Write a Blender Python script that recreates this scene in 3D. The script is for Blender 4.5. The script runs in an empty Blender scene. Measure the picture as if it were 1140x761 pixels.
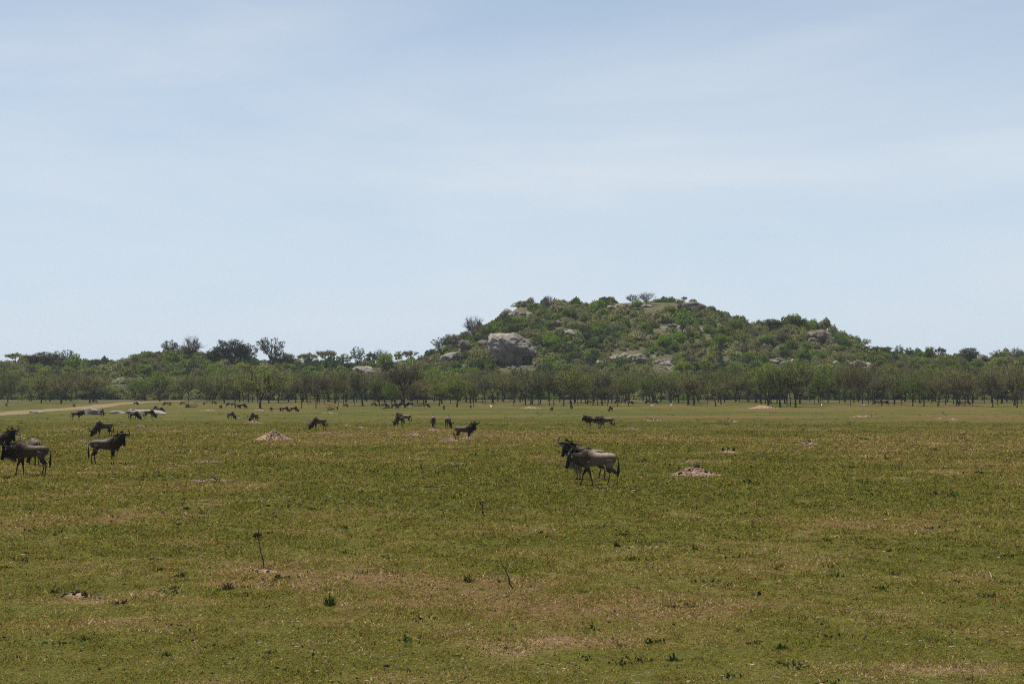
import bpy, bmesh, math, random
import numpy as np
from mathutils import Vector, kdtree
R = math.radians
scene = bpy.context.scene
COL = scene.collection
rng = np.random.default_rng(7)
random.seed(7)

# ------------------------------------------------------------------ camera
F, CX, CY, HZ, CAMH = 1900.0, 570.0, 380.5, 439.0, 3.5
PITCH = math.atan((HZ - CY) / F)
cam_d = bpy.data.cameras.new('camera'); cam = bpy.data.objects.new('camera', cam_d); COL.objects.link(cam)
cam_d.sensor_width = 36; cam_d.lens = 60; cam_d.clip_end = 20000; cam_d.clip_start = 0.2
cam.location = (0, 0, CAMH); cam.rotation_euler = (R(90) + PITCH, 0, 0)
scene.camera = cam

# ------------------------------------------------------------------ noise + terrain
def _h(ix, iy, s):
    with np.errstate(over='ignore'):
        n = (ix.astype(np.int64) * 374761393 + iy.astype(np.int64) * 668265263 + s * 1442695041) & 0x7fffffff
        n = ((n ^ (n >> 13)) * 1274126177) & 0x7fffffff
        n = (n ^ (n >> 16)) & 0xffff
    return n / 65535.0
def vn(x, y, s=0):
    x = np.asarray(x, float); y = np.asarray(y, float)
    ix = np.floor(x); iy = np.floor(y); fx = x - ix; fy = y - iy
    fx = fx * fx * (3 - 2 * fx); fy = fy * fy * (3 - 2 * fy)
    a = _h(ix, iy, s); b = _h(ix + 1, iy, s); c = _h(ix, iy + 1, s); d = _h(ix + 1, iy + 1, s)
    return (a * (1 - fx) + b * fx) * (1 - fy) + (c * (1 - fx) + d * fx) * fy
def fbm(x, y, s=0, o=4):
    t = 0; a = .5; n = 0
    for k in range(o):
        t = t + a * vn(x * 2 ** k, y * 2 ** k, s + k * 17); n += a; a *= .5
    return t / n
YR = 850.0
# ground ridge line (photo px -> metres of height above the plain)
RP = [(-300, 412), (0, 406), (60, 404), (130, 408), (165, 398), (200, 394), (230, 399), (262, 404), (330, 407), (400, 408), (440, 408), (470, 402),
      (490, 392), (520, 376), (545, 364), (566, 350), (580, 341), (600, 339), (640, 342), (680, 337), (730, 336), (772, 337),
      (790, 346), (815, 356), (838, 366), (860, 363), (880, 361), (915, 363), (930, 372), (950, 385), (970, 392), (1000, 396),
      (1060, 400), (1100, 398), (1140, 400), (1500, 410)]
RX = np.array([(p[0] - CX) / F * YR for p in RP]); RZ = np.array([(HZ - p[1]) / F * YR + CAMH for p in RP])
def terrain(x, y):
    x = np.asarray(x, float); y = np.asarray(y, float)
    r = np.interp(x, RX, RZ)
    t = np.clip((y - 655) / (YR - 655), 0, 1)
    s = np.where(t < 1, t ** 1.25 * (1 - .12 * t) / .88, 1)
    back = np.clip((y - YR) / 420, 0, 1)
    s = s * (1 - back * back * (3 - 2 * back))
    gentle = 3.2 * np.clip((y - 470) / 300, 0, 1) ** 1.3 * (1 - back)
    z = np.maximum(r - 3.2, 0) * s + gentle
    rough = np.clip((y - 640) / 60, 0, 1) * (1 - back)
    z = z + rough * ((fbm(x / 22, y / 22, 5) - .5) * 5.0 * np.clip(r / 30, .3, 1) * (1 - .8 * np.clip((y - 800) / 50, 0, 1)))
    z = z + (vn(x / 19, y / 23, 3) - .5) * .10 * np.clip((y - 14) / 20, 0, 1)
    return z
def tz(x, y): return float(terrain(x, y))
def ray(px, py):
    u = (px - CX) / F; v = (CY - py) / F; c, s = math.cos(PITCH), math.sin(PITCH)
    return Vector((u, c - v * s, s + v * c))
def place(px, py, ymax=1000):
    d = ray(px, py); d = d / d.y
    ys = np.concatenate([np.linspace(12, 400, 1500), np.linspace(400, ymax, 1500)])
    zz = CAMH + d.z * ys - terrain(d.x * ys, ys)
    k = np.argmax(zz <= 0)
    if zz[k] > 0: k = len(ys) - 1
    y = ys[k]
    if k > 0 and zz[k] <= 0:
        a, b = zz[k - 1], zz[k]; y = ys[k - 1] + (ys[k] - ys[k - 1]) * a / (a - b)
    return Vector((d.x * y, y, tz(d.x * y, y)))
def at_y(px, Y): return Vector(((px - CX) / F * Y, Y, tz((px - CX) / F * Y, Y)))
def mpp(Y): return Y / F                       # metres per photo pixel at depth Y

# ------------------------------------------------------------------ node helpers
def mat(name):
    m = bpy.data.materials.new(name); m.use_nodes = True
    nt = m.node_tree; b = nt.nodes['Principled BSDF']; b.inputs['Specular IOR Level'].default_value = .25
    return m, nt, b
def N(nt, t, **kw):
    n = nt.nodes.new(t)
    for k, v in kw.items():
        if k in n.inputs.keys() if hasattr(n.inputs, 'keys') else False: n.inputs[k].default_value = v
        else: setattr(n, k, v)
    return n
def noise(nt, scale, detail=4, rough=.55, coord='Object', vec=None):
    n = nt.nodes.new('ShaderNodeTexNoise'); n.inputs['Scale'].default_value = scale
    n.inputs['Detail'].default_value = detail; n.inputs['Roughness'].default_value = rough
    if vec is None:
        tc = nt.nodes.new('ShaderNodeTexCoord'); vec = tc.outputs[coord]
    nt.links.new(vec, n.inputs['Vector']); return n
def ramp(nt, src, stops):
    r = nt.nodes.new('ShaderNodeValToRGB'); e = r.color_ramp.elements
    while len(e) < len(stops): e.new(.5)
    for k, (p, c) in enumerate(stops):
        e[k].position = p; e[k].color = (*c, 1) if len(c) == 3 else c
    nt.links.new(src, r.inputs['Fac']); return r
def mixc(nt, fac, a, b, mode='MIX'):
    n = nt.nodes.new('ShaderNodeMix'); n.data_type = 'RGBA'; n.blend_type = mode
    for v, i in ((fac, 0), (a, 6), (b, 7)):
        if hasattr(v, 'links'): nt.links.new(v, n.inputs[i])
        else: n.inputs[i].default_value = v if i == 0 else (*v, 1)
    return n.outputs[2]
def bump(nt, b, h, strength=.5, dist=.1):
    n = nt.nodes.new('ShaderNodeBump'); n.inputs['Strength'].default_value = strength; n.inputs['Distance'].default_value = dist
    nt.links.new(h, n.inputs['Height']); nt.links.new(n.outputs['Normal'], b.inputs['Normal'])
def attr(nt, name):
    n = nt.nodes.new('ShaderNodeAttribute'); n.attribute_name = name; return n

# ground material: attribute 'dry' (0 green .. 1 bare soil), plus fine shader noise
def make_ground_mat():
    m, nt, b = mat('grassland')
    tc = nt.nodes.new('ShaderNodeTexCoord')
    a = attr(nt, 'dry')
    sep = nt.nodes.new('ShaderNodeSeparateColor'); nt.links.new(a.outputs['Color'], sep.inputs['Color'])
    n1 = noise(nt, 6.0, 6, .7, vec=tc.outputs['Object']); n2 = noise(nt, .9, 5, .7, vec=tc.outputs['Object'])
    n3 = noise(nt, 7.0, 9, .85, vec=tc.outputs['Object'])
    add = nt.nodes.new('ShaderNodeMath'); add.operation = 'MULTIPLY_ADD'
    nt.links.new(n1.outputs['Fac'], add.inputs[0]); add.inputs[1].default_value = .55; nt.links.new(sep.outputs['Red'], add.inputs[2])
    add2 = nt.nodes.new('ShaderNodeMath'); add2.operation = 'MULTIPLY_ADD'
    nt.links.new(n2.outputs['Fac'], add2.inputs[0]); add2.inputs[1].default_value = .75; nt.links.new(add.outputs[0], add2.inputs[2])
    r = ramp(nt, add2.outputs[0], [(.48, (.068, .072, .013)), (.76, (.096, .088, .018)), (.97, (.120, .078, .028)), (1.0, (.125, .080, .032))])
    # second ramp for bare soil by the green channel of the attribute
    add3 = nt.nodes.new('ShaderNodeMath'); add3.operation = 'MULTIPLY_ADD'
    nt.links.new(n1.outputs['Fac'], add3.inputs[0]); add3.inputs[1].default_value = .8; nt.links.new(sep.outputs['Green'], add3.inputs[2])
    rs = ramp(nt, add3.outputs[0], [(.72, (0, 0, 0)), (1.0, (1, 1, 1))])
    c = mixc(nt, rs.outputs['Color'], r.outputs['Color'], (.20, .135, .075))
    # hill soil by the blue channel
    hn = noise(nt, .12, 6, .7, vec=tc.outputs['Object'])
    hc = ramp(nt, hn.outputs['Fac'], [(.38, (.060, .066, .028)), (.6, (.11, .098, .050)), (.78, (.22, .17, .115))])
    c = mixc(nt, sep.outputs['Blue'], c, hc.outputs['Color'])
    f = ramp(nt, n3.outputs['Fac'], [(.36, (.30, .27, .25)), (.50, (.95, .95, .95)), (.64, (1.6, 1.5, 1.4))])
    c = mixc(nt, 1.0, c, f.outputs['Color'], 'MULTIPLY')
    nt.links.new(c, b.inputs['Base Color']); b.inputs['Roughness'].default_value = .95; b.inputs['Specular IOR Level'].default_value = .05
    bump(nt, b, n1.outputs['Fac'], .6, .06)
    return m
def dry_fields(x, y):
    a = fbm(x / 11, y / 16, 11, 4); c = fbm(x / 60, y / 45, 23, 3)
    e = fbm(x / 2.6, y / 3.2, 61, 3)
    d = np.clip((a - .5) * 1.3 + (c - .5) * 1.0 + (e - .5) * .8 + .07, -.25, .38)
    near = np.clip((38 - y) / 14, 0, 1)
    d = d + near * .22 + .02 * np.exp(-((y - 120) / 40) ** 2)- .05 * np.clip((y - 150) / 100, 0, 1)
    g = np.clip((fbm(x / 5, y / 6, 41, 4) - .63) * 2.2, 0, .5) + near * np.clip((fbm(x / 2.5, y / 3.5, 47, 3) - .47) * 1.1, 0, .3) + np.clip((fbm(x / 30, y / 30, 71, 3) - .56) * 1.2, 0, .3) * np.clip((y - 300) / 100, 0, 1)
    for bx, by, sx, sy, k in ((-6.9, 29.2, 1.5, 1.3, .34), (-3.9, 32.5, 2.6, 1.6, .28), (-5.6, 26.5, 1.8, .9, .24), (1.2, 24.5, 1.0, .6, .08), (5.5, 22.0, 1.8, .6, .22), (-1.0, 21.3, 1.2, .5, .16), (-3.2, 20.6, 1.0, .4, .3)):
        e2 = np.exp(-(((x - bx) / sx) ** 2 + ((y - by) / sy) ** 2)) * (.35 + 1.3 * fbm(x * 1.1, y * 1.1, 83, 3))
        g = g + k * e2; d = d + .35 * e2
    return d, g

# ------------------------------------------------------------------ mesh helpers
def np_mesh(name, V, Fc, mats, smooth=False, mi=None, col=None, colname='col'):
    """V (n,3); Fc (m,k) one face size"""
    me = bpy.data.meshes.new(name); V = np.asarray(V, np.float32); Fc = np.asarray(Fc, np.int32)
    me.vertices.add(len(V)); me.vertices.foreach_set('co', V.ravel())
    me.loops.add(Fc.size); me.loops.foreach_set('vertex_index', Fc.ravel())
    me.polygons.add(len(Fc)); k = Fc.shape[1]
    me.polygons.foreach_set('loop_start', np.arange(0, Fc.size, k, dtype=np.int32))
    me.polygons.foreach_set('loop_total', np.full(len(Fc), k, np.int32))
    if mi is not None: me.polygons.foreach_set('material_index', np.asarray(mi, np.int32))
    me.polygons.foreach_set('use_smooth', np.full(len(Fc), smooth))
    for m in mats: me.materials.append(m)
    if col is not None:
        at = me.color_attributes.new(colname, 'FLOAT_COLOR', 'POINT')
        c4 = np.ones((len(V), 4), np.float32); c4[:, :3] = col; at.data.foreach_set('color', c4.ravel())
    me.update(); me.validate(); return me
def link(name, data, parent=None, loc=None, rot=None, scale=None):
    o = bpy.data.objects.new(name, data); COL.objects.link(o)
    if parent: o.parent = parent
    if loc is not None: o.location = loc
    if rot is not None: o.rotation_euler = rot
    if scale is not None: o.scale = scale if hasattr(scale, '__len__') else (scale,) * 3
    return o
def tag(o, label=None, cat=None, group=None, kind=None):
    if label: o['label'] = label
    if cat: o['category'] = cat
    if group: o['group'] = group
    if kind: o['kind'] = kind
    return o
def copy_tree(o, parent=None):
    c = o.copy(); COL.objects.link(c)
    if parent: c.parent = parent
    for ch in list(o.children): copy_tree(ch, c)
    return c
def tubes(paths, n=5):
    """paths: list of (points[k][3], radii[k]) -> V, F(quads)"""
    VV, FF, off = [], [], 0
    ang = np.linspace(0, 2 * np.pi, n, endpoint=False)
    for P, rad in paths:
        P = np.asarray(P, float); k = len(P)
        T = np.gradient(P, axis=0); T /= (np.linalg.norm(T, axis=1, keepdims=True) + 1e-9)
        ref = np.array([0., 0., 1.]) if abs(T[:, 2].mean()) < .8 else np.array([1., 0., 0.])
        A = np.cross(T, ref); A /= (np.linalg.norm(A, axis=1, keepdims=True) + 1e-9); B = np.cross(T, A)
        r = np.asarray(rad, float)[:, None, None]
        ring = P[:, None, :] + r * (np.cos(ang)[None, :, None] * A[:, None, :] + np.sin(ang)[None, :, None] * B[:, None, :])
        VV.append(ring.reshape(-1, 3))
        i = np.arange(k - 1)[:, None] * n + np.arange(n)[None, :]; j = np.arange(k - 1)[:, None] * n + (np.arange(n)[None, :] + 1) % n
        FF.append(np.stack([i, j, j + n, i + n], -1).reshape(-1, 4) + off); off += k * n
    return np.concatenate(VV), np.concatenate(FF)
def leaves(C, size, g, aspect=1.0, up=0.0):
    """one quad per centre C"""
    n = len(C); a = g.normal(size=(n, 3)); a[:, 2] += up * 2
    a /= np.linalg.norm(a, axis=1, keepdims=True); b = np.cross(a, g.normal(size=(n, 3))); b /= (np.linalg.norm(b, axis=1, keepdims=True) + 1e-9)
    s = (size * g.uniform(.6, 1.35, n))[:, None]; a = a * s * .5; b = b * s * .5 * aspect
    V = np.stack([C - a - b * .6, C + b - a * .1, C + a + b * .3, C - b + a * .2], 1).reshape(-1, 3)
    return V, np.arange(4 * n).reshape(-1, 4)

# ------------------------------------------------------------------ materials
GROUND = make_ground_mat()
def foliage_mat(name, base, use_obj=True, dark=.6, light=1.35, scale=1.4, trans=.38):
    m, nt, b = mat(name)
    n = noise(nt, scale, 3, .6)
    r = ramp(nt, n.outputs['Fac'], [(.32, (dark,) * 3), (.68, (light,) * 3)])
    g = nt.nodes.new('ShaderNodeNewGeometry')
    if use_obj:
        oi = nt.nodes.new('ShaderNodeObjectInfo'); src = oi.outputs['Color']
    else: src = attr(nt, 'col').outputs['Color']
    c = mixc(nt, 1.0, src, r.outputs['Color'], 'MULTIPLY')
    rr = ramp(nt, g.outputs['Random Per Island'], [(0, (.7, .7, .7)), (1, (1.3, 1.3, 1.25))])
    c = mixc(nt, 1.0, c, rr.outputs['Color'], 'MULTIPLY')
    nt.links.new(c, b.inputs['Base Color']); b.inputs['Roughness'].default_value = .85; b.inputs['Specular IOR Level'].default_value = .04
    tr = nt.nodes.new('ShaderNodeBsdfTranslucent'); nt.links.new(c, tr.inputs['Color'])
    mx = nt.nodes.new('ShaderNodeMixShader'); mx.inputs[0].default_value = trans
    nt.links.new(b.outputs[0], mx.inputs[1]); nt.links.new(tr.outputs[0], mx.inputs[2])
    nt.links.new(mx.outputs[0], nt.nodes['Material Output'].inputs['Surface'])
    return m
LEAF = foliage_mat('leaves', None); LEAFC = foliage_mat('leaves_mass', None, False)
GRASS = foliage_mat('grass_blades', None, False, .85, 1.15, 2.0, .5)
def bark_mat(name, c0, c1):
    m, nt, b = mat(name); n = noise(nt, 3, 5, .7)
    r = ramp(nt, n.outputs['Fac'], [(.35, c0), (.7, c1)]); nt.links.new(r.outputs['Color'], b.inputs['Base Color'])
    b.inputs['Roughness'].default_value = .9; return m
BARK = bark_mat('bark', (.038, .033, .024), (.095, .082, .054)); BARKP = bark_mat('pale_bark', (.10, .09, .075), (.2, .18, .15))
def rock_mat(name, c0, c1, stain, sc=1.0):
    m, nt, b = mat(name); tc = nt.nodes.new('ShaderNodeTexCoord')
    mp = nt.nodes.new('ShaderNodeMapping'); nt.links.new(tc.outputs['Object'], mp.inputs['Vector']); mp.inputs['Scale'].default_value = (1, 1, .35)
    n = noise(nt, .9 * sc, 8, .65, vec=tc.outputs['Object']); st = noise(nt, .55 * sc, 6, .7, vec=mp.outputs['Vector'])
    sp = noise(nt, 5 * sc, 5, .8, vec=tc.outputs['Object'])
    r = ramp(nt, n.outputs['Fac'], [(.3, c0), (.7, c1)]); s = ramp(nt, st.outputs['Fac'], [(.50, (0, 0, 0)), (.66, (1, 1, 1))])
    c = mixc(nt, s.outputs['Color'], r.outputs['Color'], stain)
    vo = nt.nodes.new('ShaderNodeTexVoronoi'); vo.feature = 'DISTANCE_TO_EDGE'; vo.inputs['Scale'].default_value = 1.1 * sc
    wn = mixc(nt, .35, (0, 0, 0), n.outputs['Color']); va = nt.nodes.new('ShaderNodeVectorMath'); nt.links.new(tc.outputs['Object'], va.inputs[0]); nt.links.new(wn, va.inputs[1]); nt.links.new(va.outputs[0], vo.inputs['Vector'])
    cr = ramp(nt, vo.outputs['Distance'], [(0, (.35, .33, .3)), (.035, (1, 1, 1))]); c = mixc(nt, .8, c, cr.outputs['Color'], 'MULTIPLY')
    q = ramp(nt, sp.outputs['Fac'], [(.35, (.6, .6, .6)), (.65, (1.2, 1.2, 1.2))]); c = mixc(nt, 1.0, c, q.outputs['Color'], 'MULTIPLY')
    nt.links.new(c, b.inputs['Base Color']); b.inputs['Roughness'].default_value = .9
    bump(nt, b, sp.outputs['Fac'], .7, .25 / sc); return m
ROCK = rock_mat('granite', (.23, .20, .16), (.41, .36, .295), (.085, .066, .05), .5)
ROCKB = rock_mat('brown_granite', (.15, .115, .085), (.27, .21, .155), (.06, .048, .038), .5)
ROCKW = rock_mat('pale_granite', (.25, .225, .19), (.45, .405, .34), (.12, .10, .09), .8)
def soil_mat(name, c0, c1, sc=6):
    m, nt, b = mat(name); n = noise(nt, sc, 6, .75)
    r = ramp(nt, n.outputs['Fac'], [(.33, c0), (.68, c1)]); nt.links.new(r.outputs['Color'], b.inputs['Base Color'])
    b.inputs['Roughness'].default_value = .97; bump(nt, b, n.outputs['Fac'], .8, .05); return m
MOUND = soil_mat('mound_earth', (.14, .082, .042), (.38, .245, .135)); CLOD = soil_mat('clods', (.05, .034, .022), (.40, .30, .20), 2.5)
TRACK = soil_mat('track_earth', (.115, .105, .040), (.235, .155, .078), .35)
DUNG = soil_mat('dung', (.012, .01, .008), (.05, .038, .028), 9)
STICK = bark_mat('dry_stick', (.03, .022, .018), (.10, .07, .05))

# ------------------------------------------------------------------ ground sheet
def build_ground():
    a = np.concatenate([np.linspace(-180, -24, 40)[:-1], np.linspace(-24, 24, 520), np.linspace(24, 180, 40)[1:-1]])
    r = np.concatenate([[.5, 4, 9, 13], np.geomspace(16, 640, 230), np.arange(642.5, 900, 2.5), np.arange(905, 1280, 12), np.geomspace(1300, 6000, 16)])
    A, Rr = np.meshgrid(np.radians(a), r)
    X = Rr * np.sin(A); Y = Rr * np.cos(A); Z = terrain(X, Y)
    n, k = A.shape
    V = np.stack([X, Y, Z], -1).reshape(-1, 3)
    i = np.arange(n - 1)[:, None] * k + np.arange(k)[None, :]; j = np.arange(n - 1)[:, None] * k + (np.arange(k)[None, :] + 1) % k
    Fc = np.stack([i, j, j + k, i + k], -1).reshape(-1, 4)
    d, g = dry_fields(X, Y)
    hill = np.clip((Y - 560 + 60 * (fbm(X / 30, Y / 30, 13, 3) - .5)) / 60, 0, 1)
    col = np.stack([d, g, hill], -1).reshape(-1, 3)
    me = np_mesh('ground', V, Fc, [GROUND], True, col=col, colname='dry')
    o = link('ground', me); tag(o, kind='structure')
build_ground()

# ------------------------------------------------------------------ dirt track at the left
def build_track():
    pts = [(-60, 466), (0, 460.5), (40, 457.5), (85, 454.5), (118, 450.5), (150, 448), (185, 446.3), (215, 445.4)]
    P = [place(*p) for p in pts]
    L, Rt = [], []
    V = []
    q = []
    for a, b in zip(P[:-1], P[1:]):
        for k in range(24): q.append(a.lerp(b, k / 24))
    W = 4.2
    for k, p in enumerate(q):
        t = (q[min(k + 1, len(q) - 1)] - q[max(k - 1, 0)]).normalized(); nrm = Vector((-t.y, t.x, 0)).normalized()
        for s in np.linspace(-1, 1, 9):
            w = W * (.8 + .5 * float(vn(k * .13, 3 if s > 0 else 9, 7)))
            x = p + nrm * s * w; V.append((x.x, x.y, tz(x.x, x.y) + .07 - .05 * abs(s)))
    n = len(q); i = np.arange(n - 1)[:, None] * 9 + np.arange(8)[None, :]
    Fc = np.stack([i, i + 1, i + 10, i + 9], -1).reshape(-1, 4)
    tag(link('dirt_track', np_mesh('dirt_track', V, Fc, [TRACK], True)), kind='structure')
build_track()

# ------------------------------------------------------------------ grass blades, dung, weeds
def sample_field(n, d0, d1, power, g, half=21):
    """polar samples with density ~ 1/d^power per m2"""
    u = g.uniform(size=n)
    if abs(power - 2) < 1e-6: d = d0 * (d1 / d0) ** u
    else:
        e = 2 - power; d = (d0 ** e + u * (d1 ** e - d0 ** e)) ** (1 / e)
    a = np.radians(g.uniform(-half, half, n)); return d * np.sin(a), d * np.cos(a), d
def build_grass():
    g = np.random.default_rng(5)
    n = 1700000; x, y, d = sample_field(n, 15.5, 260, 2.0, g)
    dr, gr = dry_fields(x, y)
    clump = fbm(x * 2.5, y * 1.6, 91, 3); fine = vn(x * 8, y * 5, 93); mos = fbm(x * 1.3, y * .9, 95, 3)
    keep = (clump * .55 + fine * .35 + g.uniform(-.10, .10, n)) > (.35 - .14 * np.clip((45 - d) / 20, 0, 1) + .14 * np.clip(dr + gr * 1.5, 0, 1))
    x, y, d, dr, gr, clump, mos = x[keep], y[keep], d[keep], dr[keep], gr[keep], clump[keep], mos[keep]; n = len(x)
    px = d / 1700; fade = np.clip((260 - d) / 130, .15, 1)
    h = np.minimum(g.uniform(.5, 2.2, n) * px * 1.3, .085) * np.where(g.uniform(size=n) < .02, 2.2, 1) * (.35 + 1.35 * clump ** 1.5) * fade; w = g.uniform(.28, .85, n) * px
    th = g.normal(size=n) * .9; lean = g.uniform(.2, 2.6, n); la = g.uniform(0, 2 * np.pi, n)
    z = terrain(x, y) - .004
    b = np.stack([x, y, z], -1); s = np.stack([np.cos(th), np.sin(th), np.zeros(n)], -1) * w[:, None]
    tip = b + np.stack([np.cos(la) * lean * h, np.sin(la) * lean * h, h], -1)
    V = np.stack([b - s, b + s, tip], 1).reshape(-1, 3)
    pal = np.array([[.036, .036, .008], [.125, .145, .024], [.215, .218, .036], [.245, .195, .044], [.130, .058, .022], [.235, .140, .062], [.48, .34, .20]])
    u = g.uniform(size=n) * .98 + (mos - .5) * .50 + .0 + .07 * np.clip((55 - d) / 30, 0, 1) + np.clip(dr, -.3, .6) * .38 + np.clip(gr, 0, .5) * .3
    k = np.searchsorted([.12, .38, .60, .76, .90, 1.04], u); c = pal[k] * g.uniform(.6, 1.45, n)[:, None]
    me = np_mesh('grass', V, np.arange(3 * n).reshape(-1, 3), [GRASS], col=np.repeat(c, 3, 0))
    tag(link('short_grass', me), 'short cropped green and straw coloured grass over the open plain', 'grass', kind='stuff')
build_grass()
def blob_field(name, n, d0, d1, power, size, flat, m, label, cat, seed, col=None, sub=0):
    g = np.random.default_rng(seed); x, y, d = sample_field(n, d0, d1, power, g)
    keep = fbm(x / 3, y / 3, seed, 3) + g.uniform(-.2, .2, n) > .5; x, y, d = x[keep], y[keep], d[keep]; n = len(x)
    bm = bmesh.new(); bmesh.ops.create_icosphere(bm, subdivisions=1, radius=1); bv = np.array([v.co[:] for v in bm.verts]); bf = np.array([[v.index for v in f.verts] for f in bm.faces]); bm.free()
    s = g.uniform(size[0], size[1], n) * (1 + g.uniform(size=n) ** 6 * 1.2) * np.clip(d / 30, 1, 2.2)
    V = bv[None] * s[:, None, None] * g.uniform(.55, 1.35, (n, len(bv), 1)); V[:, :, 2] *= flat
    V[:, :, 0] *= g.uniform(.7, 1.3, (n, 1))
    V = V + np.stack([x, y, terrain(x, y) + s * flat * .2], -1)[:, None, :]
    Fc = bf[None] + (np.arange(n) * len(bv))[:, None, None]
    tag(link(name, np_mesh(name, V.reshape(-1, 3), Fc.reshape(-1, 3), [m])), label, cat, kind='stuff')
blob_field('dung_pellets', 22000, 17, 260, 1.5, (.006, .019), .9, DUNG, 'dark dung droppings scattered thinly through the short grass', 'dung', 3)
blob_field('soil_crumbs', 16000, 16, 200, 2.0, (.008, .024), .4, CLOD, 'pale crumbs of dry soil and chips lying in the short grass', 'soil', 9)
def build_weeds():
    g = np.random.default_rng(15); n = 4200; x, y, d = sample_field(n, 18, 330, .95, g)
    keep = fbm(x / 9, y / 9, 8, 3) + g.uniform(-.15, .15, n) > .53; x, y, d = x[keep], y[keep], d[keep]
    VV, CC = [], []
    for X, Y, D in zip(x, y, d):
        k = int(g.integers(8, 26)); r = (.02 + .09 * g.uniform() ** 2.5) * (1.8 if D > 60 else 1)
        P = g.normal(size=(k, 3)) * [r, r, r * .3]; P[:, 2] = np.abs(P[:, 2]) + r * .12
        V, _ = leaves(P, r * .8, g, .5, .6); V += [X, Y, tz(X, Y)]
        base = np.array([.052, .078, .020]) if g.uniform() < .7 else np.array([.085, .07, .035])
        VV.append(V); CC.append(np.repeat(base[None] * g.uniform(.6, 1.4), len(V), 0))
    V = np.concatenate(VV); me = np_mesh('weeds', V, np.arange(len(V)).reshape(-1, 4), [LEAFC], col=np.concatenate(CC))
    tag(link('low_weeds', me), 'low dark green weeds dotted over the grazed plain', 'weeds', kind='stuff')
build_weeds()

# ------------------------------------------------------------------ trees
def bez(a, b, bend, g, k=5):
    a = np.asarray(a, float); b = np.asarray(b, float); t = np.linspace(0, 1, k)[:, None]
    L = np.linalg.norm(b - a); m = (a + b) / 2 + g.normal(size=3) * L * bend
    return (1 - t) ** 2 * a + 2 * t * (1 - t) * m + t * t * b
def tree_data(name, h=10, w=8, fork=.32, shape='vase', clumps=90, per=34, leaf=.30, spread=.9, aspect=.5, up=.0, seed=1,
              stems=1, trunk_r=.2, bark=None, limbs=7, twig=.018, lean=0.0, twigs=3):
    g = np.random.default_rng(seed); paths = []; bark = bark or BARK
    T = []
    ph = g.uniform(0, 6.28, 6)
    while len(T) < clumps:
        p = g.uniform(-1, 1, 3); r = math.hypot(p[0], p[1]); a = math.atan2(p[1], p[0])
        lob = 1 + .16 * math.sin(2 * a + ph[0]) + .12 * math.sin(3 * a + ph[1]) + .08 * math.sin(5 * a + ph[2])
        if r > lob: continue
        rr = r / lob; zt = (p[2] + 1) / 2
        if shape == 'vase':
            lo = fork + .08 + .22 * rr ** 1.3 + .08 * math.sin(3 * a + ph[4]); hi = 1 - .30 * rr ** 2.2 + .07 * math.sin(2 * a + ph[5])
            if zt < .25 and g.uniform() < .5: continue
        elif shape == 'round':
            s = math.sqrt(max(0, 1 - rr * rr)); mid = (fork + 1.05) / 2; hh = (1 - fork) / 2; lo = mid - hh * s * .9; hi = mid + hh * s * .95
        elif shape == 'umbrella':
            lo = .78 - .05 * rr; hi = .98 - .16 * rr ** 2
        elif shape == 'layer':
            lay = g.integers(0, 3); lo = [.55, .72, .9][lay]; hi = lo + .07
            if rr > [.75, 1, .55][lay]: continue
        z = lo + (hi - lo) * zt
        z += .05 * math.sin(3 * p[0] + ph[3]) * (1 - rr)
        T.append((p[0] * w / 2 * .92, p[1] * w / 2 * .92, z * h))
    T = np.array(T); ang = np.arctan2(T[:, 1], T[:, 0]); order = np.argsort(ang + g.normal(size=len(T)) * .25)
    for sidx in range(stems):
        off = g.normal(size=2) * (.0 if stems == 1 else .35)
        mine = order[sidx * len(T) // stems:(sidx + 1) * len(T) // stems]
        cen = T[mine].mean(0); fk = np.array([off[0] + cen[0] * .12 + lean * h * .3, off[1] + cen[1] * .12, fork * h * g.uniform(.85, 1.1)])
        r0 = trunk_r * (1 if stems == 1 else .75)
        p = bez((off[0], off[1], -.3), fk, .07, g, 6); paths.append((p, np.linspace(r0 * 1.25, r0 * .8, 6)))
        nl = max(2, limbs // stems)
        for k in range(nl):
            grp = mine[k * len(mine) // nl:(k + 1) * len(mine) // nl]
            if len(grp) == 0: continue
            c = T[grp].mean(0); hub = fk + (c - fk) * .55; hub[2] = fk[2] + (c[2] - fk[2]) * .5
            paths.append((bez(fk, hub, .10, g, 5), np.linspace(r0 * .62, r0 * .34, 5)))
            for q in grp:
                t = T[q]; paths.append((bez(hub, t, .13, g, 5), np.linspace(r0 * .26, twig, 5)))
                for _ in range(twigs):
                    paths.append((bez(t + (hub - t) * g.uniform(0, .5), t + g.normal(size=3) * spread * [1, 1, .6] + [0, 0, spread * .5], .1, g, 3), np.linspace(twig * 1.2, twig * .5, 3)))
    V, Fc = tubes(paths, 5 if twigs < 5 else 4)
    wood = np_mesh(name + '_trunk', V, Fc, [bark], True)
    crown = None
    if per > 0:
        C = np.repeat(T, per, 0) + g.normal(size=(len(T) * per, 3)) * spread * [.62, .62, .48]
        V, Fc = leaves(C, leaf, g, aspect, up); crown = np_mesh(name + '_crown', V, Fc, [LEAF])
    return wood, crown, h, w
def add_tree(name, data, loc, hh, ww, color, rot=None, src=None):
    wood, crown, h, w = data
    root = bpy.data.objects.new(name, None); COL.objects.link(root); root.empty_display_size = .5
    root.location = loc; root.rotation_euler = (0, 0, random.uniform(0, 6.28) if rot is None else rot)
    root.scale = (ww / w, ww / w, hh / h)
    t = link('trunk', wood, root)
    if crown:
        c = link('crown', crown, root); c.color = (*color, 1)
    return root
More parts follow.
